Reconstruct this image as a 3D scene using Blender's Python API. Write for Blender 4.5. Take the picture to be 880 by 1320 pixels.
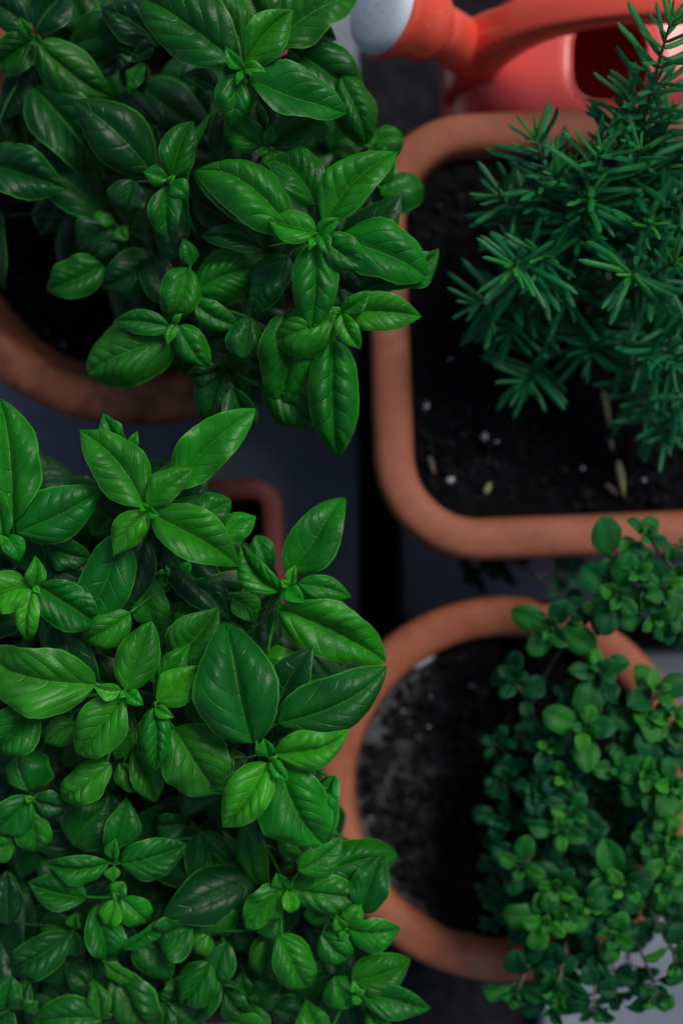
import bpy, math, random
import numpy as np
from mathutils import Vector, Matrix, noise

random.seed(7)
RNG = np.random.default_rng(7)
scene = bpy.context.scene
for o in list(bpy.data.objects):
    bpy.data.objects.remove(o)

# ------------------------------------------------------------------ camera
CAM_Z, FPX = 1.06, 1833.3           # camera height (m), focal length in 1320-px-high picture units
cam_d = bpy.data.cameras.new('camera')
cam_d.sensor_fit = 'VERTICAL'
cam_d.sensor_height = 36.0
cam_d.lens = 50.0
cam_d.clip_end = 50
cam_d.dof.use_dof = True
cam_d.dof.focus_distance = 0.722
cam_d.dof.aperture_fstop = 2.6
cam = bpy.data.objects.new('camera', cam_d)
scene.collection.objects.link(cam)
cam.location = (0, 0, CAM_Z)
scene.camera = cam

# ------------------------------------------------------------------ sky and soft sun (overcast)
SUN_EL, SUN_AZ = math.radians(52), math.radians(42)    # azimuth clockwise from +Y
world = bpy.data.worlds.new('World')
scene.world = world
world.use_nodes = True
wn = world.node_tree
wn.nodes.clear()
sky = wn.nodes.new('ShaderNodeTexSky')
sky.sky_type = 'NISHITA'
sky.sun_disc = False
sky.sun_elevation = SUN_EL
sky.sun_rotation = SUN_AZ
sky.dust_density = 1.0
sky.ozone_density = 2.0
bg = wn.nodes.new('ShaderNodeBackground')
bg.inputs['Strength'].default_value = 0.058
wo = wn.nodes.new('ShaderNodeOutputWorld')
wn.links.new(sky.outputs[0], bg.inputs[0])
wn.links.new(bg.outputs[0], wo.inputs[0])
sun_d = bpy.data.lights.new('sun', 'SUN')
sun_d.energy = 1.5
sun_d.angle = math.radians(24)
sun_d.color = (1.0, 0.96, 0.90)
sun = bpy.data.objects.new('sun', sun_d)
scene.collection.objects.link(sun)
sdir = Vector((math.sin(SUN_AZ) * math.cos(SUN_EL), math.cos(SUN_AZ) * math.cos(SUN_EL), math.sin(SUN_EL)))
sun.rotation_euler = (-sdir).to_track_quat('-Z', 'Y').to_euler()
sun.location = sdir * 4

vs = scene.view_settings
vs.view_transform = 'Standard'
vs.look = 'None'
vs.exposure = 0.45
vs.gamma = 1.0
scene.cycles.max_bounces = 8
scene.cycles.use_denoising = True


# ------------------------------------------------------------------ helpers
def at(px, py, z):
    """plan position (m) of a spot of the picture that lies at height z"""
    d = CAM_Z - z
    return Vector(((px - 440) * d / FPX, (660 - py) * d / FPX, z))


def px_of(v):
    d = CAM_Z - v[2]
    return 440 + v[0] * FPX / d, 660 - v[1] * FPX / d


def inside(poly, p):
    x, y = p
    c = False
    n = len(poly)
    for i in range(n):
        x1, y1 = poly[i]
        x2, y2 = poly[i - 1]
        if (y1 > y) != (y2 > y) and x < (x2 - x1) * (y - y1) / (y2 - y1) + x1:
            c = not c
    return c


def link(o, parent=None):
    scene.collection.objects.link(o)
    if parent is not None:
        o.parent = parent
    return o


def mesh_from(name, V, F, mat, uv=None, smooth=True):
    me = bpy.data.meshes.new(name)
    me.from_pydata([tuple(map(float, v)) for v in V], [], [tuple(map(int, f)) for f in F])
    if smooth:
        me.polygons.foreach_set('use_smooth', np.ones(len(me.polygons), dtype=bool))
    if uv is not None:
        lay = me.uv_layers.new(name='UVMap')
        idx = np.empty(len(me.loops), dtype=np.int32)
        me.loops.foreach_get('vertex_index', idx)
        lay.data.foreach_set('uv', np.asarray(uv, dtype=np.float32)[idx].ravel())
    if mat is not None:
        me.materials.append(mat)
    me.update()
    return me


def obj(name, me, parent=None, loc=None, label=None, cat=None, group=None, kind=None):
    o = bpy.data.objects.new(name, me)
    link(o, parent)
    if loc is not None:
        o.location = loc
    for k, v in (('label', label), ('category', cat), ('group', group), ('kind', kind)):
        if v:
            o[k] = v
    return o


def tube_vf(pts, radii, n=8, cap=True):
    pts = [Vector(p) for p in pts]
    V, F = [], []
    up = Vector((0.31, 0.17, 0.93)).normalized()
    for i, p in enumerate(pts):
        a = pts[max(0, i - 1)]
        b = pts[min(len(pts) - 1, i + 1)]
        t = (b - a)
        if t.length < 1e-9:
            t = Vector((0, 0, 1))
        t.normalize()
        if abs(t.dot(up)) > 0.95:
            up = Vector((1, 0, 0.1)).normalized()
        x = t.cross(up).normalized()
        y = t.cross(x)
        for k in range(n):
            an = 2 * math.pi * k / n
            V.append(p + (x * math.cos(an) + y * math.sin(an)) * radii[i])
    for i in range(len(pts) - 1):
        for k in range(n):
            k2 = (k + 1) % n
            F.append((i * n + k, i * n + k2, (i + 1) * n + k2, (i + 1) * n + k))
    if cap:
        F.append(tuple(range(n))[::-1])
        F.append(tuple((len(pts) - 1) * n + k for k in range(n)))
    return V, F


def bez(p0, p1, p2, n):
    p0, p1, p2 = Vector(p0), Vector(p1), Vector(p2)
    return [p0 * (1 - t) ** 2 + p1 * 2 * t * (1 - t) + p2 * t * t for t in [i / (n - 1) for i in range(n)]]


# ------------------------------------------------------------------ materials
class Mat:
    def __init__(self, name):
        self.m = bpy.data.materials.new(name)
        self.m.use_nodes = True
        self.t = self.m.node_tree
        self.b = self.t.nodes['Principled BSDF']
        self.out = self.t.nodes['Material Output']

    def n(self, typ, **kw):
        nd = self.t.nodes.new(typ)
        for k, v in kw.items():
            if k.startswith('_'):
                setattr(nd, k[1:], v)
            else:
                key = int(k[1:]) if k[0] == 'i' and k[1:].isdigit() else k.replace('_', ' ')
                if hasattr(v, 'bl_rna') or isinstance(v, bpy.types.NodeSocket):
                    self.t.links.new(v, nd.inputs[key])
                else:
                    nd.inputs[key].default_value = v
        return nd

    def l(self, a, b):
        self.t.links.new(a, b)

    def math(self, op, a, b=0.0, clamp=False):
        nd = self.t.nodes.new('ShaderNodeMath')
        nd.operation = op
        nd.use_clamp = clamp
        for i, v in enumerate((a, b)):
            if isinstance(v, (int, float)):
                nd.inputs[i].default_value = v
            else:
                self.l(v, nd.inputs[i])
        return nd.outputs[0]

    def mix(self, f, a, b, blend='MIX'):
        nd = self.t.nodes.new('ShaderNodeMix')
        nd.data_type = 'RGBA'
        nd.blend_type = blend
        for s, v in ((nd.inputs[0], f), (nd.inputs[6], a), (nd.inputs[7], b)):
            if isinstance(v, (int, float)):
                s.default_value = v
            elif isinstance(v, tuple):
                s.default_value = v if len(v) == 4 else v + (1,)
            else:
                self.l(v, s)
        return nd.outputs[2]

    def ramp(self, f, lo, hi):
        nd = self.t.nodes.new('ShaderNodeMapRange')
        nd.interpolation_type = 'SMOOTHSTEP'
        nd.inputs[1].default_value = lo
        nd.inputs[2].default_value = hi
        self.l(f, nd.inputs[0])
        return nd.outputs[0]

    def noise(self, scale, detail=4.0, rough=0.55, vec=None):
        nd = self.t.nodes.new('ShaderNodeTexNoise')
        nd.inputs['Scale'].default_value = scale
        nd.inputs['Detail'].default_value = detail
        nd.inputs['Roughness'].default_value = rough
        if vec is None:
            tc = self.t.nodes.new('ShaderNodeTexCoord')
            vec = tc.outputs['Object']
        self.l(vec, nd.inputs['Vector'])
        return nd.outputs[0]

    def bump(self, h, strength, dist, normal=None):
        nd = self.t.nodes.new('ShaderNodeBump')
        nd.inputs['Strength'].default_value = strength
        nd.inputs['Distance'].default_value = dist
        self.l(h, nd.inputs['Height'])
        if normal is not None:
            self.l(normal, nd.inputs['Normal'])
        return nd.outputs[0]


def leaf_material(name, col, young, vein_col, rough, transl, veins=True, bump=0.5, margin=0.35, spec=0.5):
    """blade colour; obj.color.r moves it from dark to light: leaf age, and on basil also painted depth shade"""
    M = Mat(name)
    info = M.n('ShaderNodeObjectInfo')
    sep = M.n('ShaderNodeSeparateColor')
    M.l(info.outputs['Color'], sep.inputs[0])
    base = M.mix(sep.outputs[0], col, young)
    nz = M.noise(55, 4)
    base = M.mix(M.math('MULTIPLY', M.ramp(nz, 0.35, 0.75), 0.45), base, tuple(c * 0.7 for c in col))
    hue = M.n('ShaderNodeHueSaturation')
    M.l(base, hue.inputs['Color'])
    M.l(M.math('ADD', M.math('MULTIPLY', info.outputs['Random'], 0.5), 0.72), hue.inputs['Value'])
    M.l(M.math('ADD', M.math('MULTIPLY', info.outputs['Random'], -0.022), 0.511), hue.inputs['Hue'])
    base = hue.outputs[0]
    tc = M.n('ShaderNodeTexCoord')
    suv = M.n('ShaderNodeSeparateXYZ')
    M.l(tc.outputs['UV'], suv.inputs[0])
    u, v = suv.outputs[0], suv.outputs[1]
    av = M.math('ABSOLUTE', v)
    mid = M.math('SUBTRACT', 1.0, M.ramp(av, 0.0, 0.075))
    tri = M.math('ABSOLUTE', M.math('SUBTRACT', M.math('FRACT', u), 0.5))     # 0.5 on a vein, 0 between
    lat = M.ramp(tri, 0.40, 0.5)
    lat = M.math('MULTIPLY', lat, M.math('SUBTRACT', 1.0, M.ramp(av, 0.55, 0.98)))
    if veins:
        vm = M.math('MAXIMUM', mid, M.math('MULTIPLY', lat, 0.14))
        base = M.mix(M.math('MULTIPLY', vm, 0.22), base, vein_col)
        base = M.mix(M.math('MULTIPLY', M.ramp(av, 0.935, 0.975), margin), base, vein_col)
    # yellowing patches on some blades
    old = M.noise(26, 4, .6)
    base = M.mix(M.math('MULTIPLY', M.ramp(old, 0.64, 0.76), M.math('MULTIPLY', info.outputs['Random'], 0.55)), base, (0.14, 0.25, 0.02))
    # browned bits of the edge
    brn = M.math('MULTIPLY', M.ramp(av, 0.80, 0.97), M.ramp(M.noise(70, 3), 0.66, 0.72))
    base = M.mix(M.math('MULTIPLY', brn, 0.75), base, (0.10, 0.065, 0.02))
    # a few pale nibble marks
    sp = M.noise(420, 2)
    base = M.mix(M.math('MULTIPLY', M.ramp(sp, 0.73, 0.8), 0.35), base, (0.25, 0.35, 0.18))
    fine = M.noise(900, 3)
    cell = M.noise(110, 3)
    net = M.noise(330, 3, .6)
    h = M.math('ADD', M.math('ADD', M.math('MULTIPLY', fine, 0.12), M.math('MULTIPLY', net, 0.35)), M.math('MULTIPLY', cell, 0.9))
    if veins:
        h = M.math('SUBTRACT', h, M.math('ADD', M.math('MULTIPLY', lat, 0.34), M.math('MULTIPLY', mid, 0.85)))
    nrm = M.bump(h, bump, 0.0012)
    M.l(base, M.b.inputs['Base Color'])
    M.l(nrm, M.b.inputs['Normal'])
    M.l(M.math('ADD', M.math('MULTIPLY', cell, 0.16), rough - 0.08), M.b.inputs['Roughness'])
    M.b.inputs['Specular IOR Level'].default_value = spec
    tr = M.n('ShaderNodeBsdfTranslucent')
    tcol = M.mix(1.0, base, (1.25, 1.15, 0.35), 'MULTIPLY')
    M.l(tcol, tr.inputs['Color'])
    mx = M.n('ShaderNodeMixShader')
    mx.inputs[0].default_value = transl
    M.l(M.b.outputs[0], mx.inputs[1])
    M.l(tr.outputs[0], mx.inputs[2])
    M.l(mx.outputs[0], M.out.inputs['Surface'])
    return M.m


MAT_BASIL = leaf_material('basil_leaf', (0.0020, 0.066, 0.0075), (0.028, 0.43, 0.008), (0.10, 0.45, 0.05), 0.40, 0.17, spec=0.34, bump=0.7, margin=0.5)
MAT_ROSE = leaf_material('rosemary_leaf', (0.006, 0.160, 0.050), (0.050, 0.34, 0.022), (0.03, 0.20, 0.085), 0.42, 0.12, spec=0.28, veins=True, margin=0.1, bump=0.25)
MAT_OREG = leaf_material('oregano_leaf', (0.004, 0.105, 0.030), (0.065, 0.38, 0.014), (0.03, 0.22, 0.05), 0.5, 0.22, bump=0.3, margin=0.3, spec=0.2)


def stem_material(name, a, b):
    M = Mat(name)
    nz = M.noise(120, 4)
    M.l(M.mix(M.ramp(nz, 0.35, 0.7), a, b), M.b.inputs['Base Color'])
    M.b.inputs['Roughness'].default_value = 0.6
    M.l(M.bump(M.noise(600, 3), 0.3, 0.0006), M.b.inputs['Normal'])
    return M.m


MAT_BSTEM = stem_material('basil_stem', (0.05, 0.16, 0.03), (0.09, 0.20, 0.06))
MAT_WOOD = stem_material('rosemary_stem', (0.075, 0.075, 0.05), (0.03, 0.07, 0.03))
MAT_OSTEM = stem_material('oregano_stem', (0.10, 0.065, 0.06), (0.13, 0.11, 0.07))


def terracotta(name, a, b, dark, mott, stain):
    M = Mat(name)
    n1 = M.noise(9, 5)
    n2 = M.noise(60, 6, 0.65)
    n3 = M.noise(420, 3)
    c = M.mix(M.ramp(n1, 0.35, 0.68), a, b)
    c = M.mix(M.math('MULTIPLY', M.ramp(n2, 0.42, 0.66), mott), c, dark)
    # lime specks and handling marks
    c = M.mix(M.math('MULTIPLY', M.ramp(n3, 0.66, 0.76), 0.35), c, (0.55, 0.42, 0.36))
    n4 = M.noise(23, 7, 0.7)
    c = M.mix(M.math('MULTIPLY', M.ramp(n4, 0.55, 0.75), stain), c, (0.52, 0.36, 0.29))
    M.l(c, M.b.inputs['Base Color'])
    M.l(M.math('ADD', M.math('MULTIPLY', n2, 0.3), 0.5), M.b.inputs['Roughness'])
    M.b.inputs['Specular IOR Level'].default_value = 0.25
    # dried splashes of soil
    n5 = M.noise(95, 6, 0.75)
    c2 = M.mix(M.math('MULTIPLY', M.ramp(n5, 0.60, 0.70), 0.45), c, (0.10, 0.055, 0.04))
    M.l(c2, M.b.inputs['Base Color'])
    h = M.math('ADD', M.math('MULTIPLY', n3, 0.4), M.math('MULTIPLY', n2, 0.8))
    M.l(M.bump(h, 0.45, 0.0014), M.b.inputs['Normal'])
    return M.m


MAT_TERRA = terracotta('terracotta', (0.37, 0.110, 0.052), (0.44, 0.150, 0.078), (0.24, 0.062, 0.032), 0.45, 0.30)
MAT_TERRA2 = terracotta('smooth_terracotta', (0.36, 0.115, 0.060), (0.41, 0.140, 0.080), (0.26, 0.075, 0.04), 0.40, 0.25)
MAT_OLD = terracotta('weathered_terracotta', (0.31, 0.098, 0.042), (0.37, 0.122, 0.058), (0.12, 0.04, 0.022), 0.8, 0.06)
MAT_PLASTIC = terracotta('brown_plastic', (0.125, 0.031, 0.024), (0.14, 0.035, 0.027), (0.09, 0.023, 0.018), 0.2, 0.05)


def soil_material(name='potting_soil', dry=False):
    M = Mat(name)
    n1 = M.noise(130, 6, 0.7)
    n2 = M.noise(16, 4)
    c = M.mix(M.ramp(n1, 0.35, 0.72), (0.003, 0.003, 0.004), (0.010, 0.0095, 0.011))
    c = M.mix(M.math('MULTIPLY', M.ramp(n2, 0.58, 0.78), 0.35), c, (0.018, 0.0175, 0.019))
    if dry:                                             # dried-out crust on one side of the pot
        tc = M.n('ShaderNodeTexCoord')
        sx = M.n('ShaderNodeSeparateXYZ')
        M.l(tc.outputs['Object'], sx.inputs[0])
        side = M.math('ADD', M.math('MULTIPLY', sx.outputs[0], -18.0), M.math('MULTIPLY', M.noise(30, 5, .7), 1.3))
        blot = M.math('MULTIPLY', M.ramp(side, 1.25, 2.0), M.ramp(M.noise(75, 5, .7), 0.38, 0.62))
        c = M.mix(blot, c, (0.11, 0.107, 0.112))
    M.l(c, M.b.inputs['Base Color'])
    M.b.inputs['Roughness'].default_value = 0.9
    M.b.inputs['Specular IOR Level'].default_value = 0.06
    M.l(M.bump(n1, 0.9, 0.003), M.b.inputs['Normal'])
    return M.m


MAT_SOIL = soil_material()
MAT_SOIL_DRY = soil_material('dry_potting_soil', True)


def simple(name, a, b, rough, scale=60, bump=0.2, spec=0.5, dist=0.001):
    M = Mat(name)
    n1 = M.noise(scale, 5)
    M.l(M.mix(M.ramp(n1, 0.35, 0.7), a, b), M.b.inputs['Base Color'])
    M.b.inputs['Roughness'].default_value = rough
    M.b.inputs['Specular IOR Level'].default_value = spec
    M.l(M.bump(n1, bump, dist), M.b.inputs['Normal'])
    return M.m


MAT_CRUMB = simple('soil_crumb', (0.003, 0.003, 0.004), (0.020, 0.019, 0.020), 0.9, 90, 0.6, 0.08)
MAT_PERL = simple('perlite', (0.42, 0.43, 0.45), (0.22, 0.22, 0.24), 0.8, 300, 0.5, 0.3)
MAT_DEAD = simple('dry_needle', (0.34, 0.36, 0.13), (0.22, 0.22, 0.09), 0.7, 200)
MAT_BARK = simple('bark_chip', (0.20, 0.13, 0.10), (0.10, 0.07, 0.055), 0.85, 200)


def scuff_glint_plastic(name, a, b, scuff_glint):
    M = Mat(name)
    n1 = M.noise(12, 5)
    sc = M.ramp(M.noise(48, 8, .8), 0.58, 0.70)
    dirt = M.ramp(M.noise(21, 7, .75), 0.56, 0.72)
    c = M.mix(M.ramp(n1, .35, .7), a, b)
    c = M.mix(M.math('MULTIPLY', sc, .35), c, scuff_glint)  # pale blotches: scuffs, with highlights painted into the colour
    c = M.mix(M.math('MULTIPLY', dirt, .22), c, (0.30, 0.06, 0.04))
    M.l(c, M.b.inputs['Base Color'])
    M.l(M.math('ADD', M.math('MULTIPLY', sc, 0.25), 0.2), M.b.inputs['Roughness'])
    M.l(M.bump(n1, .06, .001), M.b.inputs['Normal'])
    return M.m


MAT_CANBODY = scuff_glint_plastic('sky_tinted_red_plastic', (0.92, 0.135, 0.115), (0.88, 0.12, 0.10), (0.95, 0.42, 0.36))  # pinker version of the can's plastic, sky reflection put into its colour
MAT_CAN = scuff_glint_plastic('red_orange_plastic', (0.92, 0.110, 0.060), (0.88, 0.10, 0.055), (0.95, 0.36, 0.28))
MAT_ROSEHEAD = simple('white_plastic', (0.84, 0.86, 0.88), (0.78, 0.80, 0.83), 0.4, 40, 0.05)
MAT_HOLE = simple('rose_hole', (0.20, 0.22, 0.26), (0.16, 0.18, 0.2), 0.8)


def slab_material():
    M = Mat('paving_stone')
    n1 = M.noise(11, 6, 0.6)
    n2 = M.noise(240, 5, 0.7)
    c = M.mix(M.ramp(n1, 0.3, 0.7), (0.185, 0.212, 0.25), (0.275, 0.305, 0.345))
    c = M.mix(M.math('MULTIPLY', M.ramp(n2, 0.45, 0.7), 0.6), c, (0.12, 0.137, 0.162))
    M.l(c, M.b.inputs['Base Color'])
    M.b.inputs['Roughness'].default_value = 0.75
    M.l(M.bump(n2, 0.5, 0.002), M.b.inputs['Normal'])
    return M.m


MAT_SLAB = slab_material()
MAT_JOINT = simple('joint_earth', (0.012, 0.012, 0.015), (0.024, 0.024, 0.028), 0.95, 120, 0.8, 0.08, 0.004)

# ------------------------------------------------------------------ ground: earth with paving slabs on it
V = [(-1.5, -1.5, -0.03), (1.5, -1.5, -0.03), (1.5, 1.5, -0.03), (-1.5, 1.5, -0.03)]
ground = obj('ground', mesh_from('ground', V, [(0, 1, 2, 3)], MAT_JOINT, smooth=False), kind='structure',
             label='dark earth under the grey paving slabs')


def slab_mesh(w, h, t=0.03, b=0.004):
    V, F = [], []
    rings = [(0, -t), (0, -b), (b * .3, -b * .3), (b, 0)]
    for ins, z in rings:
        V += [(ins, ins, z), (w - ins, ins, z), (w - ins, h - ins, z), (ins, h - ins, z)]
    for r in range(3):
        for k in range(4):
            k2 = (k + 1) % 4
            F.append((r * 4 + k, r * 4 + k2, r * 4 + 4 + k2, r * 4 + 4 + k))
    F.append((12, 13, 14, 15))
    return mesh_from('paving_slab', V, F, MAT_SLAB, smooth=False)


sm = slab_mesh(0.40, 0.40)
sm2 = slab_mesh(0.40, 0.31)
for x in (-0.815, -0.388):
    for j in range(-2, 2):
        obj('paving_slab', sm, ground, (x, -0.2 + 0.424 * j, 0.0))
for x0 in (0.045, 0.472):
    obj('paving_slab', sm2, ground, (x0, -0.080, 0.0))
for x0 in (0.150, 0.577):
    obj('paving_slab', sm, ground, (x0, 0.254, 0.0))
    obj('paving_slab', sm, ground, (x0, -0.506, 0.0))
    obj('paving_slab', sm, ground, (x0, -0.930, 0.0))


# ------------------------------------------------------------------ pots
def outline(hx, hy, r, o, per=20):
    """rounded rectangle (or circle) pushed out by o"""
    pts = []
    r2 = max(r + o, 0.001)
    cx, cy = hx - r, hy - r
    for q, (sx, sy) in enumerate(((1, 1), (-1, 1), (-1, -1), (1, -1))):
        for k in range(per):
            a = math.pi / 2 * (q + k / (per - 1) * 0.9999)
            pts.append((sx * cx + r2 * math.cos(a), sy * cy + r2 * math.sin(a)))
    return pts


def swept(name, hx, hy, r, prof, mat, wob=0.0, cap_last=False):
    V, F = [], []
    n = None
    for o, z in prof:
        pts = outline(hx, hy, r, o)
        n = len(pts)
        for i, (x, y) in enumerate(pts):
            w = wob * noise.noise(Vector((x * 14, y * 14, z * 6)))
            V.append((x * (1 + w), y * (1 + w), z + w * 0.05))
    for i in range(len(prof) - 1):
        for k in range(n):
            k2 = (k + 1) % n
            F.append((i * n + k, i * n + k2, i * n + n + k2, i * n + n + k))
    F.append(tuple((len(prof) - 1) * n + k for k in range(n)) if cap_last else tuple(range(n))[::-1])
    return mesh_from(name, V, F, mat)


def lip(rw, rh, drop, zr, taper, soil, flat=0.5):
    """profile from the foot up the outside, over a rolled rim and down inside; o=0 is the rim's outer edge.
    Returns wall profile and rim profile."""
    wall = [(-0.012 - taper - rw * 0.0, 0.0), (-0.010 - taper, 0.006), (-0.008, zr - rh + 0.002)]
    rim = [(-0.0085, zr - rh + 0.001), (-0.004, zr - rh - 0.0005), (-0.0008, zr - rh + 0.003)]
    e = rw / 2
    top = min(e, rh * 0.55)
    for k in range(13):
        a = math.pi * k / 12
        c, s = math.cos(a), math.sin(a)
        rim.append((-e + e * math.copysign(abs(c) ** 0.75, c), zr - top + top * s ** 0.8))
    inner = [(-rw - 0.001, zr - rh * 0.8), (-rw - 0.002 - taper * 0.3, zr - drop - 0.012), (-rw - 0.004 - taper, 0.012)]
    return wall, rim, inner


def make_pot(name, loc, rot, hx, hy, r, zr, rw, rh, drop, taper, mat, label, wob=0.0, cat='pot'):
    root = bpy.data.objects.new(name, None)
    link(root)
    root.location = loc
    root.rotation_euler = (0, 0, rot)
    root['label'] = label
    root['category'] = cat
    wall, rim, inner = lip(rw, rh, drop, zr, taper, drop)
    obj('wall', swept('pot_wall', hx, hy, r, wall, mat, wob), root)
    rm = swept('pot_rim', hx, hy, r, rim + inner, mat, wob, True)
    obj('rim', rm, root)
    return root


def soil_mesh(name, hx, hy, r, inset, z, mat, bumps=0.006, rings=44):
    base = np.array(outline(hx, hy, r, -inset, per=30))
    n = len(base)
    V, F = [(0, 0, z)], []
    for i in range(1, rings + 1):
        f = i / rings
        for (x, y) in base:
            p = Vector((x * f, y * f, 0))
            h = noise.fractal(p * 45 + Vector((hx * 77, z * 99, 3)), 0.9, 2.1, 4) * bumps \
                + noise.noise(p * 12 + Vector((5, hx * 31, 0))) * bumps
            V.append((p.x, p.y, z + h))
    for k in range(n):
        F.append((0, 1 + k, 1 + (k + 1) % n))
    for i in range(rings - 1):
        for k in range(n):
            k2 = (k + 1) % n
            F.append((1 + i * n + k, 1 + (i + 1) * n + k, 1 + (i + 1) * n + k2, 1 + i * n + k2))
    return mesh_from(name, V, F, mat)


ICO = None


def ico():
    global ICO
    if ICO is None:
        t = (1 + 5 ** 0.5) / 2
        v = np.array([(-1, t, 0), (1, t, 0), (-1, -t, 0), (1, -t, 0), (0, -1, t), (0, 1, t), (0, -1, -t), (0, 1, -t),
                      (t, 0, -1), (t, 0, 1), (-t, 0, -1), (-t, 0, 1)], float)
        v /= np.linalg.norm(v[0])
        f = [(0, 11, 5), (0, 5, 1), (0, 1, 7), (0, 7, 10), (0, 10, 11), (1, 5, 9), (5, 11, 4), (11, 10, 2), (10, 7, 6),
             (7, 1, 8), (3, 9, 4), (3, 4, 2), (3, 2, 6), (3, 6, 8), (3, 8, 9), (4, 9, 5), (2, 4, 11), (6, 2, 10),
             (8, 6, 7), (9, 8, 1)]
        ICO = (v, f)
    return ICO


def lump(size, flat=0.7):
    v, f = ico()
    s = np.array([size * random.uniform(.6, 1.3), size * random.uniform(.6, 1.2), size * flat * random.uniform(.6, 1.1)])
    w = v * s * (1 + RNG.uniform(-.28, .28, (12, 1)))
    a = random.uniform(0, 6.28)
    R = np.array([[math.cos(a), -math.sin(a), 0], [math.sin(a), math.cos(a), 0], [0, 0, 1]])
    return w @ R.T, f


def crumbs(parent, hx, hy, r, inset, z, n, smin, smax):
    V, F = [], []
    ol = outline(hx, hy, r, -inset)
    for i in range(n):
        while True:
            x, y = random.uniform(-hx, hx), random.uniform(-hy, hy)
            if inside(ol, (x, y)):
                break
        s = smin + (smax - smin) * random.random() ** 3
        w, f = lump(s)
        p = Vector((x, y, 0))
        h = noise.noise(p * 12 + Vector((5, hx * 31, 0))) * 0.006
        w = w + np.array([x, y, z + h + s * 0.2])
        b = len(V)
        V += list(w)
        F += [(a + b, c + b, d + b) for a, c, d in f]
    o = obj('soil_crumbs', mesh_from('soil_crumbs', V, F, MAT_CRUMB, smooth=False), parent, kind='stuff')
    return o


def soil(pot, hx, hy, r, inset, z, n, label, mat=None):
    o = obj('potting_soil', soil_mesh('potting_soil', hx, hy, r, inset, z, mat or MAT_SOIL), None, pot.location, kind='stuff', label=label,
            cat='soil')
    o.rotation_euler = pot.rotation_euler
    crumbs(o, hx, hy, r, inset + 0.004, z, n, 0.0009, 0.0042)
    return o


# upper left: weathered round pot
zUL, kUL = 0.17, 0.89 / FPX
cUL = at(172, 247, zUL); cUL.z = 0
rUL = 300 * kUL
potUL = make_pot('round_pot', cUL, 0, rUL, rUL, rUL, zUL, 0.0275, 0.030, 0.04, 0.035, MAT_OLD,
                 'weathered brown clay pot with mottled rim under the upper basil', 0.004)
soilUL = soil(potUL, rUL, rUL, rUL, 0.029, 0.128, 900, 'black potting soil in the weathered brown pot')
# right: rounded rectangular planter
zR = 0.20
cR = Vector((0.2215, 0.1122, 0))
potR = make_pot('rectangular_planter', cR, math.radians(2.2), 0.205, 0.1367, 0.066, zR, 0.0250, 0.028, 0.03, 0.03, MAT_TERRA2,
                'terracotta planter with straight sides and rounded corners holding rosemary', 0.002, 'planter')
soilR = soil(potR, 0.205, 0.1367, 0.066, 0.0260, 0.181, 3000, 'dark soil with white grit in the planter with rosemary')
# lower right: round pot
zLR, kLR = 0.17, 0.89 / FPX
cLR = at(655, 1021, zLR); cLR.z = 0
rLR = 251 * kLR
potLR = make_pot('round_pot', cLR, 0, rLR, rLR, rLR, zLR, 0.0255, 0.030, 0.04, 0.028, MAT_TERRA,
                 'round orange terracotta pot with smooth rolled rim at lower right', 0.003)
soilLR = soil(potLR, rLR, rLR, rLR, 0.0265, 0.153, 2600, 'dry greyish black soil in the lower right round pot', MAT_SOIL_DRY)
# lower left: brown plastic trough, only its corner shows
zLL = 0.15
potLL = make_pot('rectangular_trough', Vector((-0.2345, -0.163, 0)), math.radians(3.0), 0.205, 0.175, 0.02, zLL, 0.014, 0.018,
                 0.03, 0.02, MAT_PLASTIC, 'dark red brown plastic trough almost hidden under the lower basil', 0.0, 'trough')
soilLL = soil(potLL, 0.205, 0.175, 0.02, 0.0155, 0.118, 600, 'black soil in the brown plastic trough')

# ------------------------------------------------------------------ watering can
can = bpy.data.objects.new('watering_can', None)
link(can)
can.location = (0.178, 0.286, 0)
can['label'] = 'red orange plastic watering can with white sprinkler head behind the planter'
can['category'] = 'watering can'


def can_body():
    V, F = [], []
    n = 64
    # centre x offset, centre y, half length x, half width y, height
    rings = [(0.000, 0.088, 0.070, 0.0), (0.000, 0.094, 0.075, 0.004), (0.000, 0.096, 0.077, 0.06), (0.000, 0.095, 0.077, 0.11),
             (0.000, 0.092, 0.074, 0.140), (-0.001, 0.085, 0.067, 0.160), (-0.004, 0.071, 0.056, 0.173),
             (-0.008, 0.054, 0.044, 0.180), (-0.011, 0.036, 0.034, 0.1835), (-0.013, 0.0245, 0.026, 0.185),
             (-0.013, 0.0230, 0.0245, 0.184), (-0.013, 0.0230, 0.0245, 0.179), (-0.012, 0.035, 0.034, 0.168),
             (-0.004, 0.080, 0.062, 0.12), (0.0, 0.086, 0.068, 0.03), (0.0, 0.04, 0.03, 0.012)]
    for cx, hx, hy, z in rings:
        for k in range(n):
            a = 2 * math.pi * k / n
            c, s = math.cos(a), math.sin(a)
            e = 0.9 if z < 0.17 else 0.62
            x = cx + hx * math.copysign(abs(c) ** e, c)
            y = hy * math.copysign(abs(s) ** e, s)
            if c < 0 and z < 0.18:                              # draw the front out towards the neck
                x -= 0.012 * (abs(c) ** 6)
            V.append((x, y - 0.008, z))
    m = len(rings)
    for i in range(m - 1):
        for k in range(n):
            k2 = (k + 1) % n
            F.append((i * n + k, i * n + k2, i * n + n + k2, i * n + n + k))
    F.append(tuple(range(n))[::-1])
    F.append(tuple((m - 1) * n + k for k in range(n)))
    return mesh_from('can_body', V, F, MAT_CANBODY)


obj('body', can_body(), can)


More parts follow.
